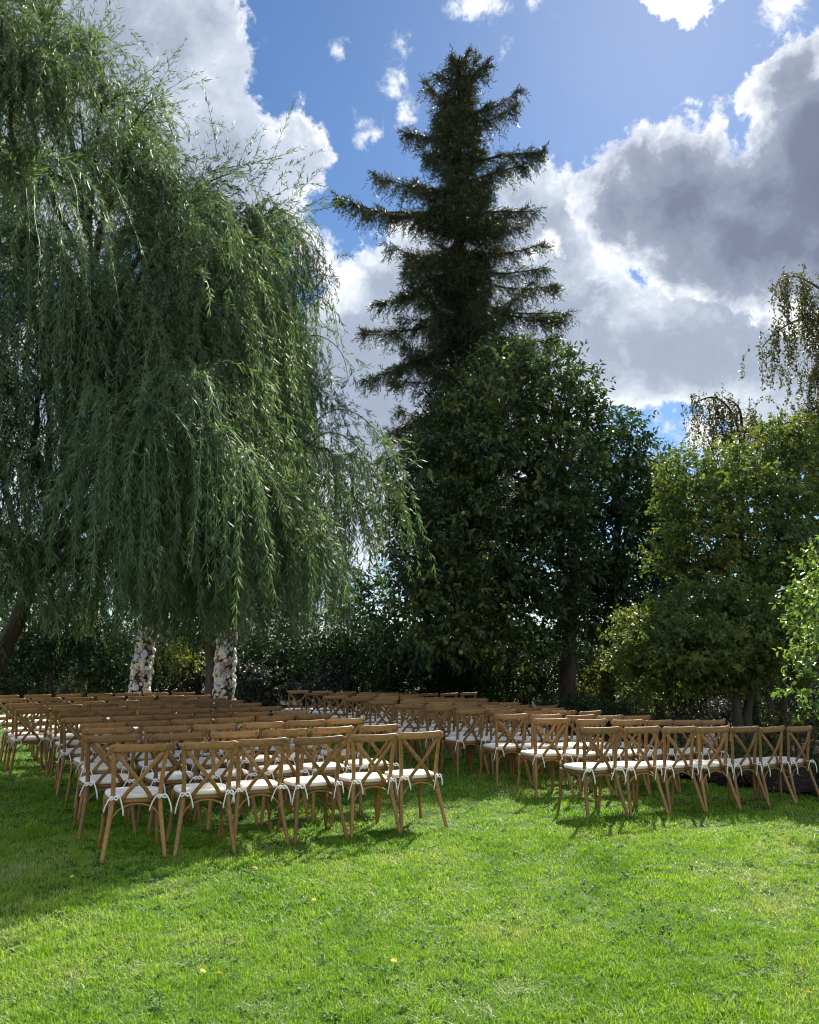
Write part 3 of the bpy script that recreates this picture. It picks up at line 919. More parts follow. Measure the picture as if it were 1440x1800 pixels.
def willow():
    base = at(-70, 1290, 10.0)
    root = tree_root('weeping_willow', 'huge weeping willow with long narrow grey-green leaves hanging over the left chairs', 'tree', base)
    root_z = float(root.location[2])
    trunk = curve([(base[0], base[1], root_z - 0.15), at(-50, 1230, 10.0), at(-12, 1165, 10.05), at(22, 1110, 10.1), at(50, 1040, 10.2), at(85, 940, 10.4), at(120, 800, 10.6), at(150, 640, 10.9), at(160, 480, 11.1), at(155, 330, 11.2), at(140, 190, 11.2)], 40)
    g = Geo()
    s = np.linspace(0, 1, 40)
    g.sweep(trunk, np.interp(s, [0, 0.08, 0.3, 0.6, 1], [0.25, 0.185, 0.10, 0.05, 0.012]) * (1 + 0.06 * np.sin(s * 40)), sides=12)
    child_world('trunk', g.mesh('trunk', BARK), root)
    # limbs: (way points in the photograph and metres ahead), strand count, strand length range
    limbs = [
        ([(60, 1020, 10.2), (150, 860, 9.8), (250, 730, 9.3), (340, 680, 8.9), (410, 700, 8.7)], 210, (1.2, 3.0)),
        ([(70, 990, 10.3), (200, 880, 10.6), (350, 790, 10.9), (470, 760, 11.1), (560, 790, 11.2), (625, 830, 11.3)], 260, (1.3, 2.9)),
        ([(110, 850, 10.5), (220, 680, 11), (340, 530, 11.4), (410, 440, 11.6), (450, 400, 11.8), (485, 405, 12)], 300, (1.3, 3.3)),
        ([(130, 740, 10.7), (230, 590, 10.9), (330, 520, 10.9), (420, 490, 10.8), (480, 510, 10.7), (505, 570, 10.7)], 260, (1.4, 3.4)),
        ([(140, 640, 10.9), (230, 470, 11), (290, 390, 11), (340, 340, 11.0), (400, 320, 11.1)], 120, (0.5, 1.5)),
        ([(150, 560, 11), (180, 380, 11.2), (215, 280, 11.4), (245, 220, 11.5), (280, 180, 11.6)], 130, (0.5, 1.5)),
        ([(155, 420, 11.1), (120, 260, 11), (95, 130, 10.9), (80, 30, 10.8), (90, -60, 10.8)], 200, (0.6, 1.7)),
        ([(130, 740, 10.6), (70, 500, 10.4), (30, 270, 10.1), (5, 110, 9.9), (-10, -40, 9.8)], 260, (0.8, 2.4)),
        ([(90, 920, 10.4), (80, 700, 9.6), (60, 560, 9.0), (40, 470, 8.6), (20, 430, 8.3)], 200, (1.4, 3.2)),
        ([(60, 1010, 10.1), (110, 860, 9.2), (150, 790, 8.6), (190, 770, 8.1), (220, 790, 7.8)], 120, (1.0, 2.4)),
        ([(110, 860, 10.6), (250, 680, 11.8), (380, 580, 12.8), (460, 550, 13.4), (515, 580, 13.6), (535, 640, 13.7)], 260, (1.5, 3.6)),
        ([(80, 970, 10.3), (230, 890, 11.6), (380, 860, 12.7), (480, 870, 13.3), (550, 900, 13.5)], 260, (1.4, 2.8)),
        ([(80, 960, 10.2), (180, 900, 9.6), (300, 860, 9.1), (420, 850, 9.0), (500, 870, 9.0)], 170, (1.0, 2.2)),
        ([(90, 900, 10.4), (150, 720, 10.9), (240, 560, 11.6), (280, 450, 12.2), (300, 380, 12.4), (330, 360, 12.5)], 180, (0.8, 2.4)),
        ([(60, 1030, 10.1), (20, 900, 9.4), (-30, 760, 8.9), (-80, 700, 8.5), (-140, 720, 8.3)], 150, (1.2, 3.0)),
        ([(100, 880, 10.5), (0, 650, 10.8), (-120, 480, 11), (-220, 430, 11.2), (-300, 480, 11.3)], 150, (1.4, 3.2)),
        ([(120, 800, 10.6), (60, 520, 11.4), (20, 300, 12), (-20, 160, 12.3), (-60, 100, 12.4)], 180, (1.0, 2.6)),
        ([(100, 880, 10.5), (160, 640, 9.9), (240, 480, 9.6), (320, 430, 9.5), (390, 450, 9.4)], 190, (1.2, 2.8)),
        ([(60, 1020, 10.2), (150, 950, 11.2), (240, 930, 12), (320, 940, 12.4), (420, 960, 12.6)], 220, (1.2, 2.4)),
        ([(55, 1035, 10.2), (130, 975, 9.6), (210, 950, 9.2), (300, 950, 9.0), (380, 965, 8.9)], 210, (1.2, 2.4)),
        ([(50, 1040, 10.2), (30, 985, 9.4), (10, 950, 8.7), (-20, 940, 8.2), (-50, 950, 8.0)], 170, (1.2, 2.4)),
        ([(60, 1030, 10.2), (70, 980, 10.9), (90, 950, 11.6), (120, 945, 12.4), (150, 960, 12.8)], 200, (1.2, 2.4)),
        ([(55, 1035, 10.2), (0, 960, 11), (-60, 930, 11.6), (-110, 940, 12)], 120, (1.0, 2.0)),
        ([(70, 1010, 10.3), (250, 960, 10.8), (400, 940, 11.2), (500, 945, 11.4), (540, 965, 11.5)], 260, (1.2, 2.4)),
        ([(150, 560, 10.9), (170, 430, 10.6), (210, 330, 10.4), (240, 300, 10.3), (280, 320, 10.2)], 170, (0.8, 2.2)),
        ([(90, 930, 10.4), (65, 760, 9.5), (80, 640, 9.1), (125, 580, 8.9), (170, 580, 8.7)], 210, (1.2, 3.0)),
        ([(100, 900, 10.4), (130, 720, 9.7), (190, 600, 9.4), (250, 560, 9.2), (300, 580, 9.0)], 190, (1.2, 3.0)),
        ([(150, 480, 11), (90, 330, 10.7), (60, 230, 10.5), (40, 160, 10.4), (30, 110, 10.3)], 190, (0.8, 2.2)),
        ([(155, 400, 11.1), (170, 260, 11), (175, 180, 11), (165, 120, 11), (150, 90, 11)], 140, (0.6, 1.6)),
        ([(140, 620, 10.8), (230, 520, 11.2), (300, 450, 11.4), (350, 400, 11.4), (400, 385, 11.4)], 160, (0.8, 2.2)),
        ([(140, 640, 10.8), (160, 560, 11.6), (200, 470, 12.4), (230, 400, 12.8), (260, 380, 13)], 130, (0.8, 2.2)),
    ]
    def outside(p):
        """beyond the crown's outline as it stands seen from the chairs (right flank and top)"""
        q = p - np.array([0, 0, EYE])
        zc, yc = q[1] * CP + q[2] * SP, -q[1] * SP + q[2] * CP
        x, y = 720 + F_PX * q[0] / zc, 900 - F_PX * yc / zc
        flank = np.interp(y, [150, 300, 380, 450, 560, 720, 780, 850, 950, 1100], [480, 520, 556, 566, 572, 574, 605, 670, 690, 620])
        crest = np.interp(x, [60, 100, 240, 320, 350, 385, 430, 520, 590, 640], [-80, 0, 112, 205, 300, 345, 325, 372, 430, 520])
        return max(x - flank, crest - y)          # how far beyond, in photo pixels; negative inside
    lg, tg = Geo(), Geo()
    lv = Leaves()
    strands = []
    top_px = None
    for li, (pts, cnt, (l0, l1)) in enumerate(limbs):
        p = px_curve(pts, 26)
        p[4:] += np.cumsum(rng.normal(0, 0.018, (22, 3)), 0)
        lg.sweep(p, np.linspace(0.045, 0.008, 26), sides=7)
        # secondary boughs
        nb = 9
        boughs = [p[8:]]
        for b in range(nb):
            k = int(rng.uniform(6, 24))
            t = norm(p[min(k + 1, 25)] - p[k - 1])
            side = norm(np.cross(t, (0, 0, 1)))
            d = norm(t * 0.6 + side * rng.uniform(-1.0, 1.0) + np.array([0, 0, rng.uniform(0.0, 0.7)]))
            ln = rng.uniform(0.5, 1.4) * (0.7 if l1 < 2 else 1)
            q = [p[k]]
            for s in range(9):
                d = norm(d + np.array([0, 0, -0.11]) + rng.normal(0, 0.06, 3))
                q.append(q[-1] + d * ln / 9)
            q = np.array(q)
            if max(outside(q[-1]), outside(q[5])) > 0:
                continue
            tg.sweep(q, np.linspace(0.016, 0.005, 10), sides=5)
            boughs.append(q)
        wts = np.array([2.5] + [1.0] * (len(boughs) - 1))
        pick = rng.choice(len(boughs), int(cnt * (1.35 if min(q[1] for q in pts[2:]) > 560 else 1.45)), p=wts / wts.sum())
        for bi in pick:
            q = boughs[bi]
            u = rng.uniform(0.08, 0.999) * (len(q) - 1)
            k = int(u)
            o = q[k] + (q[k + 1] - q[k]) * (u - k)
            t = norm(q[k + 1] - q[k])
            d = norm(t * 0.9 + rng.normal(0, 0.45, 3) + np.array([0, 0, 0.15]))
            ln = rng.uniform(l0, l1) * rng.uniform(0.75, 1.05)
            up = l1 < 2.0 and rng.random() < 0.35      # young shoots of the crown still point up
            strands.append((o, d, ln, up))
    first_free = len(strands)      # the boughs and shoots below are meant to stand clear of the outline
    for (x, y, Z, dx, dz, ln) in ((170, 105, 11.3, 0.45, 0.75, 1.3), (270, 210, 11.5, 0.1, 0.9, 1.0), (315, 290, 11.1, 0.25, 0.9, 1.3), (395, 330, 11.4, 0.15, 1, 1.7), (440, 345, 11.5, 0.28, 0.9, 1.6),
                                  (470, 370, 11.6, 0.75, 0.65, 1.8), (500, 380, 11.8, 0.72, 0.55, 1.2), (520, 350, 11.7, 0.05, 0.9, 0.7), (235, 170, 11.4, 0.5, 0.6, 0.9), (105, 40, 10.8, 0.3, 0.8, 0.9),
                                  (30, 60, 10.2, 0.1, 0.9, 0.8), (150, 100, 11, -0.1, 0.9, 0.8), (360, 300, 11.2, 0.6, 0.5, 1.1), (205, 190, 11.3, -0.2, 0.9, 0.9)):
        for r in range(5):
            strands.append((at(x, y, Z) + rng.normal(0, 0.10, 3), norm(np.array([dx, 0.1, dz]) + rng.normal(0, 0.22, 3)), ln * rng.uniform(0.5, 1.05), True))
    # boughs that reach out to the right
    for pts in ([(520, 770, 11.1), (590, 720, 11.2), (650, 745, 11.3), (690, 820, 11.3), (708, 905, 11.3)], [(540, 850, 11.2), (600, 800, 11.2), (650, 820, 11.3), (680, 880, 11.3)],
                [(520, 800, 11), (580, 760, 10.9), (640, 800, 10.8), (668, 900, 10.8)], [(490, 560, 11.5), (540, 520, 11.6), (575, 530, 11.6), (590, 570, 11.6)],
                [(510, 600, 11.4), (560, 590, 11.4), (600, 620, 11.4), (615, 680, 11.4)], [(470, 430, 11.8), (510, 400, 11.9), (550, 420, 11.9), (562, 470, 11.9)], [(500, 500, 11.8), (545, 470, 11.8), (580, 490, 11.8)],
                [(520, 690, 11.4), (560, 680, 11.4), (590, 720, 11.4)], [(500, 880, 11.2), (570, 850, 11.2), (620, 880, 11.2), (640, 940, 11.2)]):
        q = px_curve(pts, 16)
        tg.sweep(q, np.linspace(0.011, 0.003, 16), sides=5)
        long = pts[-1][1] > 750
        for r in range(34 if long else 15):
            k = int(rng.uniform(3, 15))
            strands.append((q[k], norm(q[k] - q[k - 1] + rng.normal(0, 0.35, 3)), rng.uniform(0.5, 1.5) if long else rng.uniform(0.35, 0.8), False))
    branch_parts = []
    for si, (o, d, ln, up) in enumerate(strands):
        n = max(5, int(ln / 0.085))
        pts = [o]
        g0 = 0.02 if up else rng.uniform(0.16, 0.30)
        dd = d.copy()
        stop = rng.choice([rng.uniform(1.7, 2.2), rng.uniform(2.0, 3.0), rng.uniform(1.5, 1.9)], p=[0.62, 0.28, 0.10])
        sway = rng.normal(0, 0.03, 3) + np.array([0.018, 0, 0])
        for s in range(n):
            dd = norm(dd + np.array([0, 0, -g0]) + sway * 0.6 + rng.normal(0, 0.05, 3))
            nx = pts[-1] + dd * ln / n
            if nx[2] < stop and not up:
                break
            pts.append(nx)
        p = np.array(pts)
        if len(p) < 4:
            continue
        strands[si] = None
        far = max(outside(p[len(p) // 2]), outside(p[-1]), outside(p[0]))
        thin = np.interp(far, [-110, -70, -20, 0, 12], [0.0, 0.28, 0.52, 0.62, 0.92])      # the crown loosens towards its edge
        if not up and si < first_free and rng.random() < thin:
            continue
        m = int(len(p) * (3.3 if not up else 1.9))
        u = np.sort(rng.uniform(0.0, 0.999, m)) * (len(p) - 1)
        k = u.astype(int)
        P = p[k] + (p[k + 1] - p[k]) * (u - k)[:, None]
        t = norm(p[k + 1] - p[k])
        side = norm(np.cross(t, rng.normal(size=(m, 3))))
        D = norm(t * 0.85 + side * rng.uniform(0.35, 0.8, m)[:, None] + np.array([0, 0, -0.10 if not up else 0.0]))
        N = norm(np.cross(D, rng.normal(size=(m, 3))))
        L = rng.uniform(0.075, 0.125, m) * np.interp(u / len(p), [0, 0.8, 1], [1, 1, 0.6])
        W = L * rng.uniform(0.11, 0.15, m)
        T = np.clip(rng.normal(0.4, 0.2) + rng.normal(0, 0.16, m), 0, 1)
        branch_parts.append((p, P, D, N, L, W, T))
    # the 300 hanging branches nearest the photographer are parts of their own
    near = sorted((i for i in range(len(branch_parts)) if -0.5 < (branch_parts[i][0][-1][0] / branch_parts[i][0][-1][1]) < 0.1), key=lambda i: branch_parts[i][0][-1][1])[:300]
    nearset = set(near)
    sg = Geo()
    for i, (p, P, D, N, L, W, T) in enumerate(branch_parts):
        if i in nearset:
            one = Leaves()
            one.add(P, D, N, L, W, T)
            child_world('hanging_branch', one.mesh('hanging_branch', WILLOW, None, 0.12, Geo().sweep(p, 0.0032, sides=3)), root)
        else:
            lv.add(P, D, N, L, W, T)
        if i % 2 == 0 and i not in nearset:
            sg.sweep(p[::3] if len(p) > 8 else p, 0.0032, sides=3)
    child_world('limbs', lg.mesh('limbs', BARK), root)
    child_world('boughs', tg.mesh('boughs', TWIG), root, 'stuff')
    child_world('twigs', sg.mesh('twigs', TWIG), root, 'stuff')
    child_world('foliage', lv.mesh('foliage', WILLOW), root, 'stuff')


willow()


# ---- redwood and other conifers
def conifer(name, label, px, base_y, top_px, Z, branches, mat, bark, seed, trunk_r=0.34, dens=1.0, group=None, lean=0.0):
    rr = np.random.default_rng(seed)
    top = at(top_px[0], top_px[1], Z)
    base = np.array([at(px, 900, Z)[0], Z, 0.0])
    root = tree_root(name, label, 'tree', base, group)
    H = top[2]
    tp = np.stack([np.linspace(base[0], top[0], 26) + 0.05 * np.sin(np.linspace(0, 7, 26)), np.full(26, Z), np.linspace(-0.2, H - 0.3, 26)], -1)
    g = Geo().sweep(tp, np.interp(np.linspace(0, 1, 26), [0, 0.05, 0.5, 1], [trunk_r * 1.4, trunk_r, trunk_r * 0.62, 0.03]), sides=12)
    child_world('trunk', g.mesh('trunk', bark), root)
    bg = Geo()
    lv = Leaves()

    def branch(o, tip, sag, nspray, tb):
        q = curve([o, o * 0.5 + tip * 0.5 + np.array([0, 0, -sag]), tip], 12)
        ln = np.linalg.norm(tip - o)
        bg.sweep(q, np.linspace(0.018 + 0.014 * ln, 0.008, 12), sides=5)
        k = max(6, int(nspray * ln * dens))
        u = rr.uniform(0.02, 0.995, k) ** 0.85 * 11
        i = np.minimum(u.astype(int), 10)
        P = q[i] + (q[i + 1] - q[i]) * (u - i)[:, None]
        t = norm(q[i + 1] - q[i])
        side = norm(np.cross(t, (0, 0, 1)))
        sgn = rr.choice([-1, 1], k)
        tw = norm(t * rr.uniform(0.2, 1.0, k)[:, None] + side * (sgn * rr.uniform(0.0, 0.9, k))[:, None] + np.array([0, 0, 1]) * rr.uniform(-1.4, 0.45, k)[:, None])
        tl = rr.uniform(0.22, 0.68, k) * np.interp(u, [0, 8, 11], [1, 1, 0.7])
        m = 15
        for j in range(m):
            f = (j + 0.5) / m
            Pj = P + tw * (tl * f)[:, None] + np.array([0, 0, -1]) * (tl * f * f * 0.35)[:, None]
            D = norm(tw * 0.8 + rr.normal(0, 0.55, (k, 3)) + np.array([0, 0, -0.12]))
            lv.add(Pj, D, norm(rr.normal(size=(k, 3))), rr.uniform(0.09, 0.19, k), rr.uniform(0.018, 0.028, k), np.clip(tb + rr.normal(0, 0.16, k), 0, 1))

    for (tx, ty, dy, dz) in branches:
        tip = at(tx, ty, Z + dz)
        oz = at(px, ty + dy, Z)[2]
        f = min(1.0, oz / H)
        o = np.array([base[0] + (top[0] - base[0]) * f, Z, oz])
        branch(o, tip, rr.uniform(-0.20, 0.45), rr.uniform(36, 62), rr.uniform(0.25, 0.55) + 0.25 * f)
    return root, bg, lv, branch, rr, base, top, H


def redwood():
    main = [(747, 142, 40, 0.2), (712, 233, 30, 0.3), (659, 307, 35, 0.2), (593, 348, 28, -0.3), (640, 372, 5, 0.6), (683, 430, 0, 0.2), (712, 470, -25, -0.5), (663, 533, -25, 0.1), (700, 520, -30, -0.8), (638, 582, -25, 0.3),
            (642, 668, -60, -0.5), (690, 650, -70, -1.0), (696, 755, -70, 0.2), (690, 850, -60, 0.3), (668, 812, -60, -0.6),
            (856, 113, 50, 0.1), (913, 160, 35, 0.2), (905, 190, 25, -0.3), (955, 265, 25, 0.2), (935, 285, 40, -0.4), (942, 372, 5, 0.3), (920, 395, 10, -0.5), (955, 430, 15, 0.1), (975, 504, -20, 0.3), (960, 470, 0, -0.6),
            (1000, 549, -25, 0.2), (985, 560, -15, -0.7), (979, 594, -25, 0.3), (950, 640, -30, -0.6), (795, 95, 20, 0.1), (822, 92, 20, 0.1), (770, 130, 25, -0.2), (838, 105, 25, -0.2)]
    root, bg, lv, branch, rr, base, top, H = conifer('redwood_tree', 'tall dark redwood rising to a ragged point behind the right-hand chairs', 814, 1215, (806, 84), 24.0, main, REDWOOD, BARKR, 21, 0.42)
    # whorls all round, shorter than the measured outline
    prof_z = [0.5, 4, 7, 9, 11, 13, 15, 17, 18.5, 20, 21.2]
    prof_r = [2.2, 2.4, 2.4, 2.4, 2.3, 2.1, 1.85, 1.5, 1.1, 0.65, 0.2]
    for k in range(290):
        z = 0.8 + (H - 1.1) * (k + 2.5 * rr.random()) / 293
        a = k * 2.39996 + rr.normal(0, 0.25)
        r = np.interp(z, prof_z, prof_r) * rr.uniform(0.18, 1.0)
        f = z / H
        o = np.array([base[0] + (top[0] - base[0]) * f, 24.0, z])
        tip = o + np.array([math.cos(a) * r, math.sin(a) * r, r * rr.uniform(-0.45, 0.45) * (1 if z < 17 else 1.6)])
        tip = tip + np.array([0, 0, 0.25 * r * (z > 9)])
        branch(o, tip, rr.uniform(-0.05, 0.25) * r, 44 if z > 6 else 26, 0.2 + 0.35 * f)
    child_world('branches', bg.mesh('branches', BARKR), root, 'stuff')
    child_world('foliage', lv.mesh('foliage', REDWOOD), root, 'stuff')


redwood()


def far_conifer(label, px, top_y, half, Z, seed, mat=CONIFER, group='dark conifers behind the willow'):
    root, bg, lv, branch, rr, base, top, H = conifer('conifer_tree', label, px, 1200, (px, top_y), Z, [], mat, BARKR, seed, 0.22, 0.55, group)
    wmax = half / F_PX * Z * 1.15
    n = 120
    for k in range(n):
        f = (k + rr.random()) / n
        z = 0.6 + (H - 0.9) * f
        a = k * 2.39996 + rr.normal(0, 0.3)
        r = wmax * np.interp(f, [0, 0.25, 0.8, 1], [0.9, 1.0, 0.5, 0.12]) * rr.uniform(0.6, 1.05)
        o = np.array([base[0], Z, z])
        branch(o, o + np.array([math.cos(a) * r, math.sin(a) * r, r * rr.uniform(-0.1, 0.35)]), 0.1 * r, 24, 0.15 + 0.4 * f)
    child_world('branches', bg.mesh('branches', BARKR), root, 'stuff')
    child_world('foliage', lv.mesh('foliage', mat), root, 'stuff')


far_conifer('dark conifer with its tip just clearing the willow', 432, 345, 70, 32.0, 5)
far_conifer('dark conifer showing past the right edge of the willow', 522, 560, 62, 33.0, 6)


# ---- broad-leaved crowns built from leafy lobes
def crown(lv, lobes, n_twig, leaf_l, leaf_w, rr, per=8, tlen=0.35, up=0.25, droop=0.0, flat=1.0, tint=0.4, sd=0.2):
    """lobes: (px, py, half width px, half height px, metres ahead, half depth m)"""
    vol = np.array([l[2] * l[3] for l in lobes], dtype=float)
    pick = rr.choice(len(lobes), n_twig, p=vol / vol.sum())
    C0 = np.array([at(l[0], l[1], l[4]) for l in lobes])
    RX = np.array([at(l[0] + l[2], l[1], l[4])[0] - at(l[0], l[1], l[4])[0] for l in lobes])
    RZ = np.array([abs(at(l[0], l[1] - l[3], l[4])[2] - at(l[0], l[1], l[4])[2]) for l in lobes])
    RY = np.array([l[5] for l in lobes])
    d = norm(rr.normal(size=(n_twig, 3)))
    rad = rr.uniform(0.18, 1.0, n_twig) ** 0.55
    rad *= 1 + 0.10 * np.sin(d[:, 0] * 7 + pick) * np.sin(d[:, 2] * 9 + pick * 2)
    P = C0[pick] + d * rad[:, None] * np.stack([RX, RY, RZ], -1)[pick]
    tw = norm(d * np.array([1, 1, flat]) + rr.normal(0, 0.45, (n_twig, 3)) + np.array([0, 0, up]))
    tl = tlen * rr.uniform(0.5, 1.2, n_twig)
    lobe_t = rr.normal(0, 0.10, len(lobes))
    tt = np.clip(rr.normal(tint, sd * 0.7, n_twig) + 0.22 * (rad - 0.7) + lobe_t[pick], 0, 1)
    for j in range(per):
        f = (j + rr.random(n_twig)) / per
        Pj = P + tw * (tl * f)[:, None]
        side = norm(np.cross(tw, rr.normal(size=(n_twig, 3))))
        D = norm(tw * 0.55 + side * 0.9 + np.array([0, 0, -droop]))
        N = norm(np.array([0, 0, 1.0]) + rr.normal(0, 0.5, (n_twig, 3)))
        L = leaf_l * rr.uniform(0.65, 1.15, n_twig)
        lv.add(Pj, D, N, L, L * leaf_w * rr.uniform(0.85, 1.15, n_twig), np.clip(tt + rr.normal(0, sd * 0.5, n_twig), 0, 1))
    return C0, RX, RZ


def limbs_to(bg, base_pts, targets, rr, r0=0.05):
    for c in targets:
        k = int(rr.uniform(0.35, 0.95) * (len(base_pts) - 1))
        o = base_pts[k]
        mid = o * 0.5 + c * 0.5 + np.array([0, 0, 0.15]) + rr.normal(0, 0.12, 3)
        q = curve([o, mid, c], 10)
        bg.sweep(q, np.linspace(r0, 0.010, 10), sides=6)
        for s in range(3):
            e = c + rr.normal(0, 0.26, 3)
            bg.sweep(curve([q[6], q[8] * 0.5 + e * 0.5, e], 6), np.linspace(0.014, 0.004, 6), sides=4)


def broad_tree(name, label, base_px, Z, trunk_px, lobes, mat, bark, n_twig, leaf_l, leaf_w, seed, trunk_r=0.16, n_leaf=0, group=None, fruit=None, stems=None, **kw):
    rr = np.random.default_rng(seed)
    b = at(base_px, 1240, Z)
    root = tree_root(name, label, 'tree', b, group)
    gz = root.location[2]
    lv, bg = Leaves(), Geo()
    C0, RX, RZ = crown(lv, lobes, n_twig, leaf_l, leaf_w, rr, **kw)
    tg = Geo()
    allp = []
    for tp in (stems or [trunk_px]):
        p = np.vstack([[(at(tp[0][0], 1200, tp[0][2])[0], tp[0][2], gz - 0.15)], curve([at(*q) for q in tp], 18)])
        tg.sweep(p, np.interp(np.linspace(0, 1, len(p)), [0, 0.1, 1], [trunk_r * 1.3, trunk_r, trunk_r * 0.35]) * (1 + 0.05 * np.sin(np.arange(len(p)) * 1.7)), sides=10)
        allp.append(p)
    child_world('trunk', tg.mesh('trunk', bark), root)
    for i, c in enumerate(C0):
        limbs_to(bg, allp[i % len(allp)], [c], rr, trunk_r * 0.34)
    child_world('branches', bg.mesh('branches', bark), root, 'stuff')
    keep = None
    if n_leaf:
        ms = [one_leaf_mesh('leaf', mat, t, leaf_w) for t in (0.25, 0.5, 0.75)]
        keep = leaf_objects(lv, root, ms, n_leaf)
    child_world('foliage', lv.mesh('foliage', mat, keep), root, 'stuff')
    if fruit:
        me = Geo().sweep([(0, 0, -0.9), (0, 0, -0.6), (0, 0, 0), (0, 0, 0.6), (0, 0, 0.9)], [0.35, 0.8, 1.0, 0.8, 0.35], sides=9).mesh('fruit', plain_mat('ripening_fruit', (0.26, 0.22, 0.045), 0.45))
        P, D, B, N, L, W, T = lv.pack()
        front = np.argsort(P[:, 1])[:int(len(P) * 0.16)]
        for k in rr.choice(front, fruit, replace=False):
            o = link('fruit', me, root)
            o.location = Vector(P[k] + np.array([0, -0.05, -0.06])) - Vector(root.location)
            o.scale = [0.052 * rr.uniform(0.8, 1.15)] * 3
    return root


broad_tree('fruit_tree', 'big dense dark-leaved fruit tree in front of the tall redwood', 1000, 19.5, [(998, 1190, 19.5), (1004, 1080, 19.5), (1010, 970, 19.4), (990, 850, 19.3), (950, 720, 19.2)],
           [(930, 690, 75, 75, 19.0, 1.3), (875, 735, 90, 85, 18.8, 1.4), (985, 705, 62, 72, 19.4, 1.2), (1020, 745, 35, 45, 19.4, 0.8), (800, 790, 75, 70, 19.2, 1.4), (905, 850, 130, 105, 18.5, 1.8), (760, 860, 80, 80, 19.4, 1.5), (990, 830, 75, 80, 18.9, 1.4),
            (840, 960, 130, 100, 18.6, 1.8), (735, 980, 62, 110, 19.6, 1.5), (955, 985, 85, 85, 18.6, 1.5), (820, 1075, 120, 85, 18.8, 1.7), (930, 1090, 100, 75, 18.7, 1.4), (720, 1100, 60, 75, 19.8, 1.3), (860, 640, 30, 30, 19.2, 0.6), (960, 632, 40, 28, 19.2, 0.7), (790, 720, 25, 30, 19.2, 0.5), (1045, 715, 18, 28, 19.2, 0.4), (700, 905, 30, 35, 19.3, 0.6), (905, 640, 18, 26, 19.0, 0.4), (870, 1010, 60, 26, 17.6, 0.7), (800, 1130, 70, 26, 17.8, 0.7), (960, 905, 55, 28, 17.8, 0.6), (860, 790, 50, 28, 17.6, 0.6), (745, 800, 22, 26, 18.9, 0.5)],
           BROAD, BARK, 3900, 0.185, 0.42, 31, 0.17, 300, None, 34, per=10, tlen=0.55, up=0.12, droop=0.22, flat=0.55, tint=0.38, sd=0.22)
broad_tree('leafy_tree', 'dark rounded leafy tree with pale fruits between fruit tree and yellow maples', 1065, 21.0, [(1068, 1190, 21), (1072, 1080, 21), (1085, 950, 21), (1090, 830, 21)],
           [(1090, 795, 55, 52, 20.6, 1.2), (1055, 850, 70, 75, 20.4, 1.3), (1130, 850, 52, 68, 20.8, 1.2), (1150, 930, 46, 75, 21, 1.2), (1085, 950, 80, 80, 20.4, 1.5), (1120, 1040, 80, 75, 20.6, 1.5), (1060, 1070, 70, 65, 20.6, 1.3), (1160, 1010, 40, 60, 21, 1.0), (1110, 750, 22, 25, 20.8, 0.5), (1165, 880, 34, 60, 20.9, 0.9), (1180, 980, 26, 60, 20.9, 0.8), (1020, 960, 45, 80, 20.6, 1.0), (1030, 1060, 45, 60, 20.4, 1.0)],
           BROADB, BARK, 2200, 0.175, 0.45, 32, 0.14, 0, None, 12, per=9, tlen=0.45, up=0.2, droop=0.25, tint=0.36, sd=0.22)

# ---- maples with tiers of small leaves, on the right
broad_tree('maple_tree', 'olive-yellow maple with orange-tinted top on the right', 1345, 14.5, None,
           [(1205, 830, 40, 30, 14.6, 0.8), (1220, 880, 55, 45, 14.4, 0.9), (1290, 850, 55, 45, 14.8, 1.0), (1345, 800, 62, 45, 15, 1.1), (1400, 830, 60, 60, 15, 1.2), (1330, 880, 80, 55, 14.2, 1.2), (1250, 950, 70, 50, 14.0, 1.1), (1350, 960, 80, 60, 13.9, 1.2), (1430, 920, 60, 80, 14.6, 1.2),
            (1290, 1010, 75, 38, 13.8, 1.1), (1390, 1030, 70, 50, 13.8, 1.1), (1215, 985, 42, 32, 14.2, 0.7), (1470, 1000, 60, 80, 14.5, 1.2), (1370, 760, 30, 25, 15, 0.6), (1190, 920, 30, 26, 14.6, 0.6), (1180, 860, 20, 22, 14.6, 0.4), (1260, 800, 22, 18, 14.8, 0.4), (1310, 1080, 60, 40, 13.9, 0.8), (1420, 1090, 50, 50, 13.8, 0.8), (1410, 770, 34, 30, 15, 0.6), (1160, 985, 30, 18, 14.2, 0.5)],
           MAPLE, BARK, 4700, 0.082, 0.62, 33, 0.075, 0, None, None, [[(1330, 1255, 14.3), (1322, 1180, 14.3), (1300, 1080, 14.2), (1260, 950, 14.2)], [(1352, 1255, 14.4), (1356, 1150, 14.5), (1366, 1000, 14.6), (1380, 850, 14.8)], [(1372, 1255, 14.5), (1400, 1160, 14.5), (1430, 1040, 14.6), (1445, 930, 14.6)]],
           per=11, tlen=0.30, up=0.05, droop=0.2, flat=0.5, tint=0.42, sd=0.26)
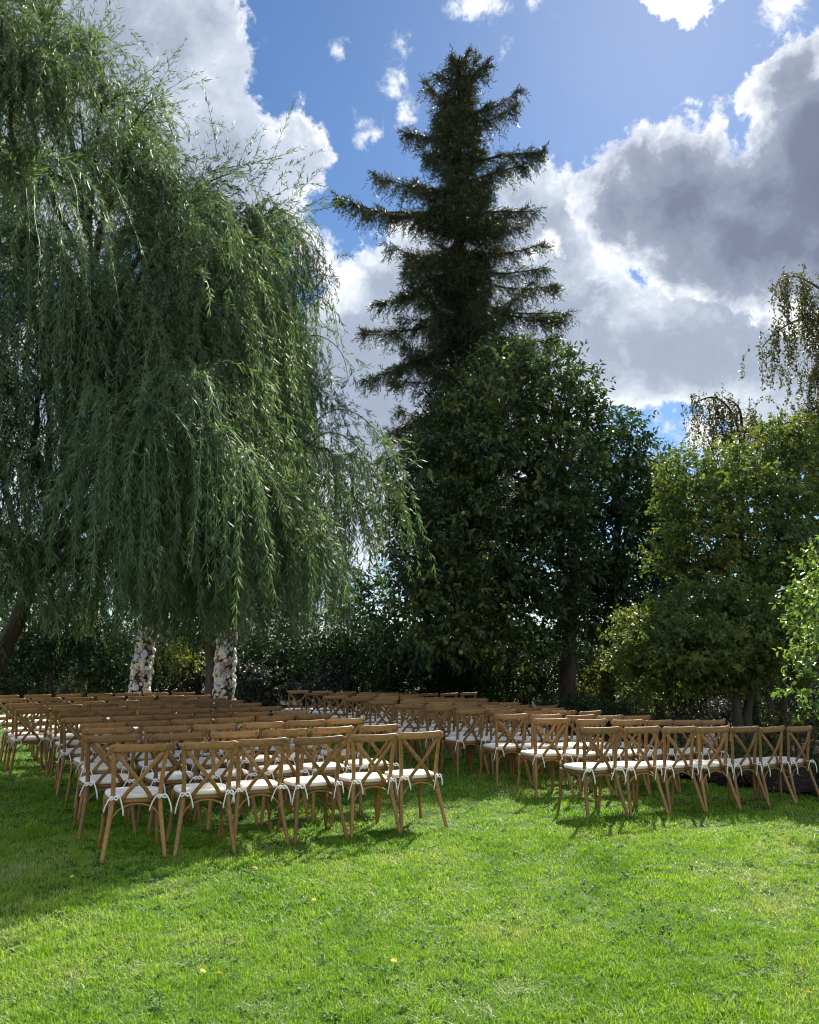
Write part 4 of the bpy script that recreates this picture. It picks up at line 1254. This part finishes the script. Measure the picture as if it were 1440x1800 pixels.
broad_tree('maple_tree', 'lower green maple with spreading tiers beside the right-hand chairs', 1300, 12.6, None,
           [(1140, 1130, 62, 20, 12.8, 0.8), (1200, 1110, 70, 24, 12.5, 0.9), (1270, 1120, 75, 25, 12.3, 1.0), (1230, 1160, 85, 20, 12.2, 0.9), (1330, 1090, 70, 30, 12.6, 1.0), (1380, 1110, 60, 26, 12.8, 0.9), (1300, 1060, 60, 20, 12.7, 0.8), (1180, 1070, 45, 17, 13.2, 0.7), (1160, 1170, 50, 17, 12.6, 0.7), (1350, 1150, 60, 18, 12.3, 0.8), (1250, 1040, 50, 18, 13, 0.8), (1110, 1160, 40, 15, 12.9, 0.6), (1130, 1090, 40, 16, 13.1, 0.6), (1210, 1200, 70, 17, 12.8, 0.7), (1290, 1190, 60, 17, 12.9, 0.6), (1400, 1170, 50, 21, 13.0, 0.7), (1430, 1060, 40, 26, 12.9, 0.6), (1150, 1215, 50, 15, 13.3, 0.6)],
           MAPLEG, BARK, 3100, 0.078, 0.62, 34, 0.07, 0, None, None, [[(1296, 1262, 12.6), (1290, 1200, 12.6), (1262, 1130, 12.5)], [(1312, 1262, 12.7), (1325, 1190, 12.7), (1345, 1110, 12.7)]],
           per=11, tlen=0.28, up=0.05, droop=0.2, flat=0.4, tint=0.40, sd=0.24)
broad_tree('garden_shrub', 'bright light-green leafy shrub reaching in at the right edge', 1530, 8.6, [(1530, 1300, 8.6), (1520, 1150, 8.6), (1495, 1020, 8.6)],
           [(1450, 1000, 42, 30, 8.6, 0.5), (1440, 1050, 36, 40, 8.5, 0.5), (1452, 1120, 55, 30, 8.6, 0.5), (1432, 1150, 40, 22, 8.4, 0.4), (1430, 1205, 36, 24, 8.4, 0.4), (1500, 1100, 70, 110, 8.9, 0.7), (1520, 980, 60, 60, 8.9, 0.6)],
           LIME, BARKG, 420, 0.072, 0.55, 35, 0.03, 150, None, None, None, per=9, tlen=0.26, up=0.2, droop=0.2, tint=0.45, sd=0.22)


# ---- weeping birches
def birch(label, Z, base_px, boughs, seed, cnt, ln):
    rr = np.random.default_rng(seed)
    b = at(base_px, 1240, Z)
    root = tree_root('weeping_birch', label, 'tree', b, 'weeping birches beyond the maples')
    lv, bg = Leaves(), Geo()
    top = at(*boughs[0][0], Z)
    tr = curve([(b[0], Z, -0.1), (b[0] * 0.6 + top[0] * 0.4, Z, top[2] * 0.5), top], 16)
    child_world('trunk', Geo().sweep(tr, np.linspace(0.13, 0.03, 16), sides=9).mesh('trunk', BARKG), root)
    for bo in boughs:
        q = curve([at(x, y, Z + rr.normal(0, 0.25)) for x, y in bo], 20)
        bg.sweep(q, np.linspace(0.045, 0.010, 20), sides=6)
        for s in range(cnt):
            u = rr.uniform(0.25, 0.999) * 19
            k = int(u)
            o = q[k] + (q[k + 1] - q[k]) * (u - k) + rr.normal(0, 0.16, 3)
            n = 12
            L0 = rr.uniform(ln[0], ln[1])
            d = norm(rr.normal(0, 0.5, 3) + np.array([0, 0, -0.6]))
            p = [o]
            for j in range(n):
                d = norm(d + np.array([0, 0, -0.4]) + rr.normal(0, 0.1, 3))
                p.append(p[-1] + d * L0 / n)
            p = np.array(p)
            bg.sweep(p[::3], 0.004, sides=3)
            m = int(L0 * 26) + 5
            u2 = rr.uniform(0, n - 0.01, m)
            i = u2.astype(int)
            P = p[i] + (p[i + 1] - p[i]) * (u2 - i)[:, None] + rr.normal(0, 0.03, (m, 3))
            lv.add(P, norm(rr.normal(0, 0.7, (m, 3)) + np.array([0, 0, -0.8])), norm(rr.normal(size=(m, 3))), rr.uniform(0.06, 0.10, m), rr.uniform(0.040, 0.06, m), np.clip(rr.normal(0.45, 0.22, m), 0, 1))
    child_world('branches', bg.mesh('branches', BARK), root, 'stuff')
    child_world('foliage', lv.mesh('foliage', BIRCH), root, 'stuff')


birch('small weeping birch whose bent top shows above the yellow maple', 22.0, 1310, [[(1305, 790), (1292, 735), (1262, 700), (1228, 705), (1212, 725)], [(1305, 760), (1300, 720), (1280, 702), (1262, 720)], [(1305, 810), (1310, 760), (1322, 738), (1330, 742)], [(1300, 800), (1285, 770), (1270, 765), (1262, 775)]], 41, 32, (0.6, 1.9))
birch('weeping birch arching in high over the right edge', 19.0, 1560, [[(1530, 620), (1480, 540), (1430, 500), (1395, 486), (1365, 500)], [(1530, 640), (1480, 590), (1420, 560), (1370, 580), (1340, 610)], [(1540, 680), (1480, 610), (1440, 560), (1410, 520)], [(1540, 760), (1480, 700), (1430, 720), (1400, 740)], [(1540, 780), (1470, 740), (1420, 735), (1380, 745), (1350, 760)], [(1540, 760), (1500, 660), (1450, 640), (1425, 660)], [(1540, 840), (1480, 770), (1430, 775), (1400, 800)]], 42, 52, (0.5, 1.7))


# ---- the trees and shrubs that close the view under and beyond the crowns
def shrub(name, label, px, y_top, y_bot, half, Z, mat, seed, leaf_l=0.10, leaf_w=0.5, dens=1.0, cat='shrub', group=None, tint=0.4, depth=None):
    rr = np.random.default_rng(seed)
    b = at(px, 1240, Z)
    root = tree_root(name, label, cat, b, group)
    gz = float(root.location[2])
    lv, bg = Leaves(), Geo()
    cy, hh = (y_top + y_bot) / 2, (y_bot - y_top) / 2
    lobes = []
    nl = 7
    for k in range(nl):
        a, e = rr.uniform(-1, 1), rr.uniform(-1, 1)
        lobes.append((px + a * half * 0.55, cy + (e if k > 2 else abs(e)) * hh * 0.6, half * rr.uniform(0.5, 0.75), hh * rr.uniform(0.45, 0.65), Z + rr.normal(0, 0.25), depth or half / F_PX * Z * 0.6))
    area = half * hh * 3.1 * (Z / F_PX) ** 2
    n = int(np.clip(area / (leaf_l * leaf_l * leaf_w) * 0.8 * dens, 60, 2600))
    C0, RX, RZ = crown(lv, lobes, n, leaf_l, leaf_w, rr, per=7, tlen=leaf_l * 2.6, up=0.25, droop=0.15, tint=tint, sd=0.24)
    foot = np.array([b[0], Z, gz - 0.05])
    for c in C0:
        q = curve([foot + np.array([rr.normal(0, 0.06), rr.normal(0, 0.06), 0]), foot * 0.45 + c * 0.55 + rr.normal(0, 0.08, 3), c], 8)
        bg.sweep(q, np.linspace(0.022 if half < 60 else 0.05, 0.006, 8), sides=6)
    child_world('stems', bg.mesh('stems', BARK), root)
    child_world('foliage', lv.mesh('foliage', mat), root, 'stuff')
    return root


BT = 'background trees beyond the lawn'
BS = 'shrubs in the bed behind the chairs'
for args in (
    # far trees
    ('background_tree', 'dark tree filling the gap under the willow at far left', 70, 1020, 1245, 85, 25.0, SHRUB, 51, 0.13, 0.5, 0.8, 'tree', BT, 0.3),
    ('background_tree', 'dark blue-green tree just left of the flower arch', 195, 1060, 1255, 48, 22.5, SHRUB, 52, 0.12, 0.5, 1.2, 'tree', BT, 0.15),
    ('background_tree', 'yellow-green tree seen through the flower arch', 318, 1105, 1190, 46, 25.0, SHRUBY, 53, 0.13, 0.5, 0.8, 'tree', BT, 0.35),
    ('background_tree', 'dark tree just right of the flower arch', 470, 1060, 1253, 66, 23.0, SHRUB, 54, 0.13, 0.5, 1.3, 'tree', BT, 0.1),
    ('background_tree', 'mid-green tree between the willow and the fruit tree', 615, 925, 1150, 66, 26.0, SHRUB, 55, 0.15, 0.5, 0.8, 'tree', BT, 0.45),
    ('background_tree', 'dark tree standing low at the end of the aisle', 610, 1075, 1253, 80, 23.0, SHRUB, 56, 0.13, 0.5, 1.2, 'tree', BT, 0.1),
    ('background_tree', 'thin pale-leaved tree peeping above the dark leafy tree', 1185, 778, 850, 42, 27.0, BIRCH, 57, 0.10, 0.5, 0.35, 'tree', BT, 0.5),
    ('background_tree', 'green tree behind the left side of the yellow maple', 1165, 1000, 1257, 70, 22.0, SHRUB, 58, 0.13, 0.5, 0.7, 'tree', BT, 0.4),
    ('background_tree', 'green tree behind the maples at far right', 1420, 960, 1267, 90, 20.0, SHRUB, 59, 0.12, 0.5, 0.8, 'tree', BT, 0.4),
    ('background_tree', 'dark tree behind the flower arch', 265, 1090, 1238, 44, 27.0, SHRUB, 60, 0.13, 0.5, 0.8, 'tree', BT, 0.1),
    ('background_tree', 'shaded tree on the left edge behind the willow trunk', -60, 960, 1257, 120, 22.0, SHRUB, 61, 0.14, 0.5, 0.8, 'tree', BT, 0.25),
    ('background_tree', 'dark bushy tree filling the view behind the redwood foot', 760, 1060, 1238, 90, 27.0, SHRUB, 62, 0.15, 0.5, 1.3, 'tree', BT, 0.1),
    ('background_tree', 'dark bushy tree behind the fruit tree trunk', 920, 1060, 1240, 90, 26.5, SHRUB, 63, 0.15, 0.5, 1.2, 'tree', BT, 0.15),
    ('background_tree', 'dark bushy tree behind the bright yellow-green shrub', 1060, 1080, 1238, 80, 27.0, SHRUB, 64, 0.15, 0.5, 1.1, 'tree', BT, 0.25),
    ('background_tree', 'dark bushy tree behind the dusky purplish shrub', 1230, 1070, 1249, 90, 24.0, SHRUB, 65, 0.14, 0.5, 1.1, 'tree', BT, 0.25),
    ('background_tree', 'dark bushy tree in the gap between the maple stems and the right edge', 1400, 1080, 1257, 90, 22.0, SHRUB, 66, 0.14, 0.5, 1.1, 'tree', BT, 0.25),
    ('background_tree', 'dark bushy tree close behind the right pillar of the arch', 425, 1080, 1241, 62, 26.0, SHRUB, 67, 0.14, 0.5, 1.3, 'tree', BT, 0.08),
    ('background_tree', 'dark bushy tree behind the dark shrub of the right block', 540, 1085, 1237, 72, 27.5, SHRUB, 68, 0.14, 0.5, 1.0, 'tree', BT, 0.12),
    ('background_tree', 'dark bushy tree behind the yellow-green shrub on the left', 130, 1080, 1235, 70, 28.0, SHRUB, 69, 0.14, 0.5, 0.9, 'tree', BT, 0.2),
    ('background_tree', 'broad dark tree low on the far left edge', 20, 1095, 1222, 90, 30.0, SHRUB, 101, 0.15, 0.5, 1.2, 'tree', BT, 0.1),
    ('background_tree', 'broad dark tree behind the left pillar of the arch', 225, 1100, 1222, 70, 31.0, SHRUB, 102, 0.15, 0.5, 1.2, 'tree', BT, 0.1),
    ('background_tree', 'broad dark tree behind the yellow-green tree of the arch', 350, 1105, 1222, 80, 32.0, SHRUB, 103, 0.15, 0.5, 1.2, 'tree', BT, 0.1),
    ('background_tree', 'broad dark tree behind the end of the aisle', 660, 1090, 1220, 90, 31.0, SHRUB, 104, 0.15, 0.5, 1.2, 'tree', BT, 0.1),
    ('background_tree', 'broad dark tree between the leafy tree and the green maple', 1140, 1100, 1225, 80, 29.0, SHRUB, 105, 0.15, 0.5, 1.2, 'tree', BT, 0.15),
    ('background_tree', 'broad dark tree behind the maple stems', 1320, 1100, 1232, 100, 28.0, SHRUB, 106, 0.15, 0.5, 1.3, 'tree', BT, 0.15),
    ('background_tree', 'dark understorey tree behind the rightmost maple stem', 1480, 1080, 1240, 90, 24.0, SHRUB, 107, 0.14, 0.5, 1.2, 'tree', BT, 0.15),
    # shrubs
    ('garden_shrub', 'pale flowering shrub beside the willow trunk', 22, 1172, 1222, 36, 23.0, SHRUBP, 71, 0.09, 0.6, 0.8, 'shrub', BS, 0.95),
    ('garden_shrub', 'yellow-green shrub left of the flower arch', 152, 1188, 1222, 26, 22.0, SHRUBY, 72, 0.09, 0.55, 1.0, 'shrub', BS, 0.3),
    ('garden_shrub', 'dry twiggy shrub near the left lawn edge', 105, 1195, 1225, 30, 23.0, SHRUBP, 73, 0.09, 0.5, 0.7, 'shrub', BS, 0.7),
    ('garden_shrub', 'dark low shrub behind the right pillar of the arch', 455, 1165, 1228, 50, 21.8, SHRUBP, 74, 0.09, 0.6, 1.0, 'shrub', BS, 0.35),
    ('garden_shrub', 'dark shrub behind the farthest chairs of the right block', 560, 1165, 1225, 46, 21.5, SHRUBP, 75, 0.09, 0.55, 1.0, 'shrub', BS, 0.2),
    ('garden_shrub', 'very dark shrub beneath the fruit tree', 700, 1120, 1228, 76, 21.4, SHRUB, 76, 0.11, 0.5, 1.5, 'shrub', BS, 0.05),
    ('garden_shrub', 'dark shrub at the foot of the redwood', 800, 1110, 1230, 82, 22.0, SHRUB, 77, 0.11, 0.5, 1.5, 'shrub', BS, 0.05),
    ('garden_shrub', 'green-flecked shrub behind the last right-hand rows', 875, 1140, 1235, 62, 21.0, SHRUB, 78, 0.10, 0.5, 1.2, 'shrub', BS, 0.45),
    ('garden_shrub', 'dark shrub around the fruit tree trunk', 945, 1110, 1235, 58, 20.6, SHRUB, 79, 0.10, 0.5, 1.2, 'shrub', BS, 0.15),
    ('garden_shrub', 'bright yellow-green shrub right of the fruit tree trunk', 1060, 1155, 1240, 46, 20.2, SHRUBY, 80, 0.09, 0.5, 0.9, 'shrub', BS, 0.2),
    ('garden_shrub', 'tall green shrub under the dark leafy tree', 1110, 1120, 1240, 52, 20.8, SHRUB, 81, 0.10, 0.5, 1.0, 'shrub', BS, 0.4),
    ('garden_shrub', 'low dense green shrub just behind the right block', 1000, 1206, 1262, 62, 17.6, SHRUB, 82, 0.06, 0.5, 1.3, 'shrub', BS, 0.4),
    ('garden_shrub', 'dusky purplish shrub in front of the green maple', 1205, 1185, 1255, 48, 13.6, SHRUBP, 83, 0.065, 0.5, 1.2, 'shrub', BS, 0.3),
    ('garden_shrub', 'sunny small-leaved shrub behind the dusky purplish shrub', 1150, 1180, 1250, 46, 16.0, SHRUBY, 84, 0.07, 0.5, 0.8, 'shrub', BS, 0.25),
    ('garden_shrub', 'dark twiggy shrub left of the maple stems', 1270, 1205, 1285, 50, 15.6, SHRUBP, 111, 0.07, 0.5, 1.0, 'shrub', BS, 0.3),
    ('garden_shrub', 'dark green shrub behind the maple stems', 1350, 1190, 1275, 56, 17.5, SHRUB, 112, 0.08, 0.5, 1.1, 'shrub', BS, 0.2),
    ('garden_shrub', 'dark green shrub right of the maple stems', 1425, 1215, 1300, 50, 14.6, SHRUB, 113, 0.07, 0.5, 1.0, 'shrub', BS, 0.2),
    ('garden_shrub', 'low dull green shrub left of the dusky purplish shrub', 1085, 1225, 1275, 50, 17.0, SHRUB, 114, 0.06, 0.5, 1.2, 'shrub', BS, 0.3),
    ('garden_shrub', 'leafy shrub half hiding the maple stems', 1335, 1222, 1300, 44, 13.4, SHRUB, 115, 0.055, 0.5, 0.8, 'shrub', BS, 0.45),
    ('garden_shrub', 'loose pale shrub between maple stems and right edge', 1395, 1230, 1305, 36, 13.2, SHRUBY, 116, 0.055, 0.5, 0.6, 'shrub', BS, 0.15),
    ('boxwood_shrub', 'rounded green shrub behind the last chairs of the nearest right row', 1305, 1290, 1372, 58, 11.4, SHRUB, 85, 0.032, 0.5, 0.8, 'shrub', BS, 0.75),
    ('boxwood_shrub', 'small green shrub seen between two chair backs of the right block', 1195, 1290, 1350, 42, 12.4, SHRUB, 86, 0.034, 0.5, 0.8, 'shrub', BS, 0.75),
    ('garden_shrub', 'low leafy plant on the mulch at the right edge', 1440, 1315, 1372, 34, 10.6, SHRUB, 87, 0.06, 0.5, 0.9, 'shrub', BS, 0.5),
    ('boxwood_shrub', 'small green shrub behind the second nearest right row', 1095, 1275, 1330, 40, 14.0, SHRUB, 88, 0.036, 0.5, 0.8, 'shrub', BS, 0.7),
):
    shrub(*args)


def bare_trunk(label, px, Z, r, y_top, seed):
    rr = np.random.default_rng(seed)
    b = at(px, 1240, Z)
    root = tree_root('tree_trunk', label, 'tree', b, 'dark trunks behind the chairs')
    t = at(px + rr.uniform(-8, 8), y_top, Z)
    p = curve([(b[0], Z, -0.1), (b[0] + rr.normal(0, 0.05), Z, t[2] * 0.5), t], 12)
    child_world('trunk', Geo().sweep(p, np.interp(np.linspace(0, 1, 12), [0, 0.1, 1], [r * 1.4, r, r * 0.6]), sides=10).mesh('trunk', BARK), root)
    lv = Leaves()
    crown(lv, [(px, y_top - 10, 55, 45, Z, 0.9), (px - 30, y_top + 10, 40, 30, Z, 0.7), (px + 30, y_top + 5, 40, 30, Z, 0.7)], 330, 0.12, 0.5, rr, per=8, tlen=0.35, tint=0.25)
    child_world('foliage', lv.mesh('foliage', SHRUB), root, 'stuff')


bare_trunk('dark tree trunk standing between the two flower pillars', 366, 20.5, 0.16, 1095, 91)
bare_trunk('thin dark trunk left of the flower arch', 142, 22.8, 0.10, 1110, 92)
bare_trunk('thin dark trunk at the end of the aisle', 612, 22.2, 0.09, 1120, 93)
bare_trunk('dark trunk at the far-left bed edge', 84, 22.6, 0.10, 1110, 94)

# an unclipped hedge behind everything, one growing mass
def hedge():
    rr = np.random.default_rng(14)
    root = thing('hedge', 'long dark unclipped hedge closing the view behind the trees and shrubs', 'hedge', (0, 34.0, 0))
    n = 46000
    x = rr.uniform(-26, 24, n)
    top = 2.7 + 0.5 * np.sin(x * 0.9) + 0.35 * np.sin(x * 2.3 + 1) + 0.2 * np.sin(x * 5.1)
    z = top * rr.random(n) ** 0.8 * rr.uniform(0.75, 1.06, n)
    y = 34 + rr.uniform(-0.9, 0.9, n) * np.sqrt(np.clip(1.1 - z / top, 0.05, 1))
    lv = Leaves()
    lv.add(np.stack([x, y, z], -1), norm(rr.normal(size=(n, 3)) + np.array([0, -0.4, 0.2])), norm(rr.normal(size=(n, 3))), rr.uniform(0.12, 0.24, n), rr.uniform(0.07, 0.12, n), np.clip(rr.normal(0.15, 0.2, n), 0, 1))
    child_world('foliage', lv.mesh('foliage', SHRUB), root, 'stuff')
    g = Geo()
    for k in range(90):
        bx = -25.5 + k * 0.545 + rr.normal(0, 0.1)
        g.sweep([(bx, 34, -0.1), (bx + rr.normal(0, 0.1), 34, 1.0), (bx + rr.normal(0, 0.25), 34 + rr.normal(0, 0.2), 2.1)], [0.04, 0.03, 0.012], sides=5)
    child_world('stems', g.mesh('stems', BARK), root, 'stuff')


hedge()


# a far wood that closes the horizon, one mass
def far_wood():
    rr = np.random.default_rng(8)
    lv = Leaves()
    n = 26000
    a = rr.uniform(-1.1, 1.1, n)
    d = rr.uniform(95, 135, n)
    h = (3.2 + 1.6 * np.sin(a * 17) + 1.2 * np.sin(a * 41 + 1)) * rr.random(n) ** 0.7
    P = np.stack([np.sin(a) * d, np.cos(a) * d, h - 0.3], -1)
    lv.add(P, norm(rr.normal(size=(n, 3))), norm(rr.normal(size=(n, 3))), rr.uniform(0.9, 1.9, n), rr.uniform(0.6, 1.1, n), rr.random(n))
    o = link('far_wood', lv.mesh('far_wood', SHRUB), None, 'stuff')
    o['label'] = 'distant line of dark woodland glimpsed beyond the dry field'
    o['category'] = 'wood'


far_wood()


# ------------------------------------------------------------------ grass and lawn weeds
def tuft(name, mat, n, h0, h1, rad, w, seed, lean=0.5, flat=0.0):
    rr = np.random.default_rng(seed)
    v, t, tn = [], [], []
    for k in range(n):
        a, r = rr.uniform(0, 6.283), rad * math.sqrt(rr.random())
        o = np.array([math.cos(a) * r, math.sin(a) * r, -0.004])
        b = rr.uniform(0, 6.283)
        ln = rr.uniform(h0, h1)
        d = np.array([math.cos(b), math.sin(b), 0]) * rr.uniform(0.1, lean)
        s = np.array([-math.sin(b), math.cos(b), 0]) * w * rr.uniform(0.7, 1.3)
        m = o + (np.array([0, 0, 0.62 * (1 - flat)]) + d * 0.45) * ln
        e = o + (np.array([0, 0, 0.92 * (1 - flat * 1.05)]) + d * 1.25) * ln
        i = len(v)
        v += [o - s, o + s, m - s * 0.8, m + s * 0.8, e]
        t += [(i, i + 1, i + 3), (i, i + 3, i + 2), (i + 2, i + 3, i + 4)]
        tn += [rr.random()] * 5
    return bpy.data.objects.new(name, mesh_np(name, v, t, mat, tn))


def rosette(name, mat, n, ln, wd, seed, rise=0.3):
    rr = np.random.default_rng(seed)
    lv = Leaves()
    for k in range(n):
        a = k * 2.39996 + rr.normal(0, 0.3)
        d = np.array([math.cos(a), math.sin(a), rise * rr.uniform(0.4, 1.6)])
        o = np.array([rr.normal(0, ln * 0.35), rr.normal(0, ln * 0.35), 0.004 + rr.uniform(0, 0.015)])
        lv.add(o, norm(d), (0, 0, 1), ln * rr.uniform(0.6, 1.1), wd, rr.random())
    return bpy.data.objects.new(name, lv.mesh(name, mat, None, 0.2))


def lawn_grass():
    variants = [tuft('grass_tuft', GRASS, 28, 0.015, 0.034, 0.080, 0.0021, 1, 1.1), tuft('grass_tuft', GRASS, 26, 0.020, 0.045, 0.085, 0.0023, 2, 1.2, 0.2), tuft('grass_tuft', GRASS, 28, 0.018, 0.042, 0.075, 0.0021, 3, 1.2),
                tuft('grass_tuft', GRASS, 24, 0.020, 0.048, 0.085, 0.0025, 4, 1.3, 0.45), tuft('grass_tuft', GRASS, 28, 0.015, 0.036, 0.080, 0.0019, 5, 1.1),
                rosette('clover_patch', WEED, 16, 0.019, 0.015, 6, 0.5), rosette('plantain', WEED, 9, 0.048, 0.018, 7, 0.35),
                tuft('dry_clippings', DRYGRASS, 16, 0.022, 0.060, 0.085, 0.0016, 8, 1.3, 0.75), tuft('tall_tuft', GRASS, 30, 0.030, 0.058, 0.06, 0.0022, 9, 0.8)]
    rr = np.random.default_rng(2)
    pts, scl, idx = [], [], []
    # bands of distance: density falls and tufts widen with distance
    for y0, y1, dens, sc in ((2.6, 5.2, 800, 0.88), (5.2, 8.0, 480, 1.0), (8.0, 12.0, 150, 1.35), (12.0, 18.0, 66, 1.7), (18.0, 32.0, 22, 2.3)):
        hw = lambda y: 0.56 * y + 1.2
        A = (hw(y0) + hw(y1)) * (y1 - y0)
        n = int(A * dens)
        y = rr.uniform(y0, y1, n)
        x = rr.uniform(-1, 1, n) * hw(y1)
        ok = (np.abs(x) < hw(y)) & (y < bed_edge(x) + 0.1)
        x, y = x[ok], y[ok]
        n = len(x)
        s = sc * rr.uniform(0.7, 1.25, n)
        # lusher and thinner patches of turf
        pn = np.sin(x * 1.7 + 1.3 * np.sin(y * 0.9)) * np.sin(y * 1.9 + x * 0.6) + 0.5 * np.sin(x * 4.3 + y * 2.1)
        s *= 1 + 0.16 * pn
        v = rr.integers(0, 5, n)
        weed = rr.random(n) < np.clip(0.04 + 0.10 * (pn < -0.35), 0, 1)
        v[weed] = rr.choice([5, 5, 6], weed.sum())
        dn = np.sin(x * 2.9 + 1.7 * np.sin(y * 1.7 + 2)) * np.sin(y * 3.3 + 1.1 * np.sin(x * 2.1)) + 0.4 * np.sin(x * 9.1 + y * 5)
        dry = rr.random(n) < np.clip(0.05 + 0.30 * (dn > 0.35), 0, 1)
        v[dry] = 7
        tall = (rr.random(n) < 0.02 + 0.05 * (pn > 0.7)) & ~dry & ~weed
        v[tall] = 8
        pts.append(np.stack([x, y, ground_z(x, y)], -1))
        scl.append(s)
        idx.append(v)
    pts, scl, idx = np.concatenate(pts), np.concatenate(scl), np.concatenate(idx)
    n = len(pts)
    me = bpy.data.meshes.new('grass')
    me.vertices.add(n)
    me.vertices.foreach_set('co', pts.astype(np.float32).ravel())
    for nm, typ, dat in (('idx', 'INT', idx.astype(np.int32)),):
        a = me.attributes.new(nm, typ, 'POINT')
        a.data.foreach_set('value', dat)
    rot = np.stack([rr.normal(0, 0.10, n), rr.normal(0, 0.10, n), rr.uniform(0, 6.283, n)], -1).astype(np.float32)
    # tufts of the far bands are wider but no taller
    a = me.attributes.new('scl', 'FLOAT_VECTOR', 'POINT')
    a.data.foreach_set('vector', np.stack([scl, scl, scl ** 0.45], -1).astype(np.float32).ravel())
    a = me.attributes.new('rot', 'FLOAT_VECTOR', 'POINT')
    a.data.foreach_set('vector', rot.ravel())
    o = link('grass', me, None, 'stuff')
    o['label'] = 'sunlit mown grass with weeds and thinner worn patches'
    o['category'] = 'grass'
    ng = bpy.data.node_groups.new('grass_scatter', 'GeometryNodeTree')
    ng.interface.new_socket('Geometry', in_out='INPUT', socket_type='NodeSocketGeometry')
    ng.interface.new_socket('Geometry', in_out='OUTPUT', socket_type='NodeSocketGeometry')
    q = NT(ng)
    gi, go = q.n('NodeGroupInput'), q.n('NodeGroupOutput')
    join = q.n('GeometryNodeGeometryToInstance')
    for va in reversed(variants):
        oi = q.n('GeometryNodeObjectInfo')
        oi.inputs['Object'].default_value = va
        ng.links.new(oi.outputs['Geometry'], join.inputs[0])

    def attr(nm, dt):
        nd = q.n('GeometryNodeInputNamedAttribute', data_type=dt)
        nd.inputs['Name'].default_value = nm
        return nd.outputs['Attribute']
    iop = q.n('GeometryNodeInstanceOnPoints')
    ng.links.new(gi.outputs[0], iop.inputs['Points'])
    ng.links.new(join.outputs[0], iop.inputs['Instance'])
    iop.inputs['Pick Instance'].default_value = True
    ng.links.new(attr('idx', 'INT'), iop.inputs['Instance Index'])
    ng.links.new(attr('rot', 'FLOAT_VECTOR'), iop.inputs['Rotation'])
    ng.links.new(attr('scl', 'FLOAT_VECTOR'), iop.inputs['Scale'])
    ng.links.new(iop.outputs[0], go.inputs[0])
    md = o.modifiers.new('scatter', 'NODES')
    md.node_group = ng


lawn_grass()


# ------------------------------------------------------------------ small things lying or growing in the lawn
YELLOW = plain_mat('yellow_petal', (0.86, 0.66, 0.015), 0.6, 0.2)
STALK = plain_mat('green_stalk', (0.08, 0.16, 0.03), 0.6)
DRY = plain_mat('dry_leaf', (0.40, 0.20, 0.09), 0.7, 0.2)


def on_ground(px, py):
    r = ray(px, py)
    t = -EYE / r[2]
    return float(r[0] * t), float(r[1] * t)


def yellow_flowers():
    head = flower_mesh('flower_head', YELLOW, 3, [(1.0, 11, -0.1, 0.05), (0.7, 9, 0.0, 0.2), (0.35, 6, 0.1, 0.25)], 0)
    stalk = Geo().sweep([(0, 0, 0), (0.004, 0, 0.02), (0.0, 0.0, 0.045)], 0.0022, sides=5).mesh('stalk', STALK)
    spec = ((384, 1729, 1.25, 'larger of the two yellow lawn flowers near the bottom edge'), (356, 1725, 0.8, 'smaller of the two yellow lawn flowers near the bottom edge'), (302, 1564, 0.95, 'yellow lawn flower with a smaller one just beside it'),
            (316, 1573, 0.7, 'tiny yellow lawn flower beside a slightly larger one'), (126, 1555, 0.8, 'lone yellow lawn flower at the edge of the willow shade'), (552, 1594, 0.9, 'lone yellow lawn flower in the middle of the sunlit grass'),
            (693, 1705, 1.0, 'yellow lawn flower growing low among pale worn turf'), (1425, 1765, 1.1, 'yellow lawn flower in the bottom right corner of the lawn'))
    for (px, py, s, lab) in spec:
        x, y = on_ground(px, py)
        t = thing('lawn_flower', lab, 'flower', (x, y, float(ground_z(x, y))), random.uniform(0, 6), 'yellow flowers dotted in the lawn')
        h = link('flower_head', head, t)
        h.location = (0, 0, 0.047)
        h.scale = [0.017 * s] * 3
        h.rotation_euler = (0.5, 0.1, 0)
        link('stalk', stalk, t)
    x, y = on_ground(453, 1537)
    o = link('fallen_leaf', one_leaf_mesh('fallen_leaf', DRY, 0.5, 0.6))
    o.location = (x, y, float(ground_z(x, y)) + 0.035)
    o.scale = [0.085] * 3
    o.rotation_euler = (0.2, 0.15, 1.2)
    o['label'] = 'dry brown leaf lying on the grass before the nearest left row'
    o['category'] = 'leaf'


yellow_flowers()


# ------------------------------------------------------------------ litter on the beds
def bed_litter():
    """bark chips and dead leaves lying on the right-hand beds"""
    rr = np.random.default_rng(19)
    n = 14000
    y = rr.uniform(9.3, 22, n)
    x = rr.uniform(-0.5, 10.5, n) * (0.5 + y / 26)
    ok = y > bed_edge(x) - 0.05
    x, y = x[ok], y[ok]
    n = len(x)
    z = ground_z(x, y) + 0.04 + 0.02 * np.sin(x * 5.1) * np.sin(y * 4.3) + 0.05 * np.clip(y - bed_edge(x), 0, 1) + rr.uniform(0, 0.02, n)
    lv = Leaves()
    D = norm(np.stack([rr.normal(size=n), rr.normal(size=n), rr.normal(0, 0.25, n)], -1))
    lv.add(np.stack([x, y, z], -1), D, norm(np.array([0, 0, 1.0]) + rr.normal(0, 0.35, (n, 3))), rr.uniform(0.03, 0.085, n), rr.uniform(0.015, 0.045, n), rr.random(n) ** 1.6)
    lm = leaf_mat('leaf_litter', [(0, (0.030, 0.020, 0.014)), (0.5, (0.085, 0.058, 0.038)), (0.85, (0.20, 0.15, 0.10)), (1, (0.34, 0.28, 0.20))], 0.1, 0.8, 0.15)
    o = link('leaf_litter', lv.mesh('leaf_litter', lm), None, 'stuff')
    o['label'] = 'bark chips and dead leaves strewn over the dark bed at right'
    o['category'] = 'leaf litter'


bed_litter()
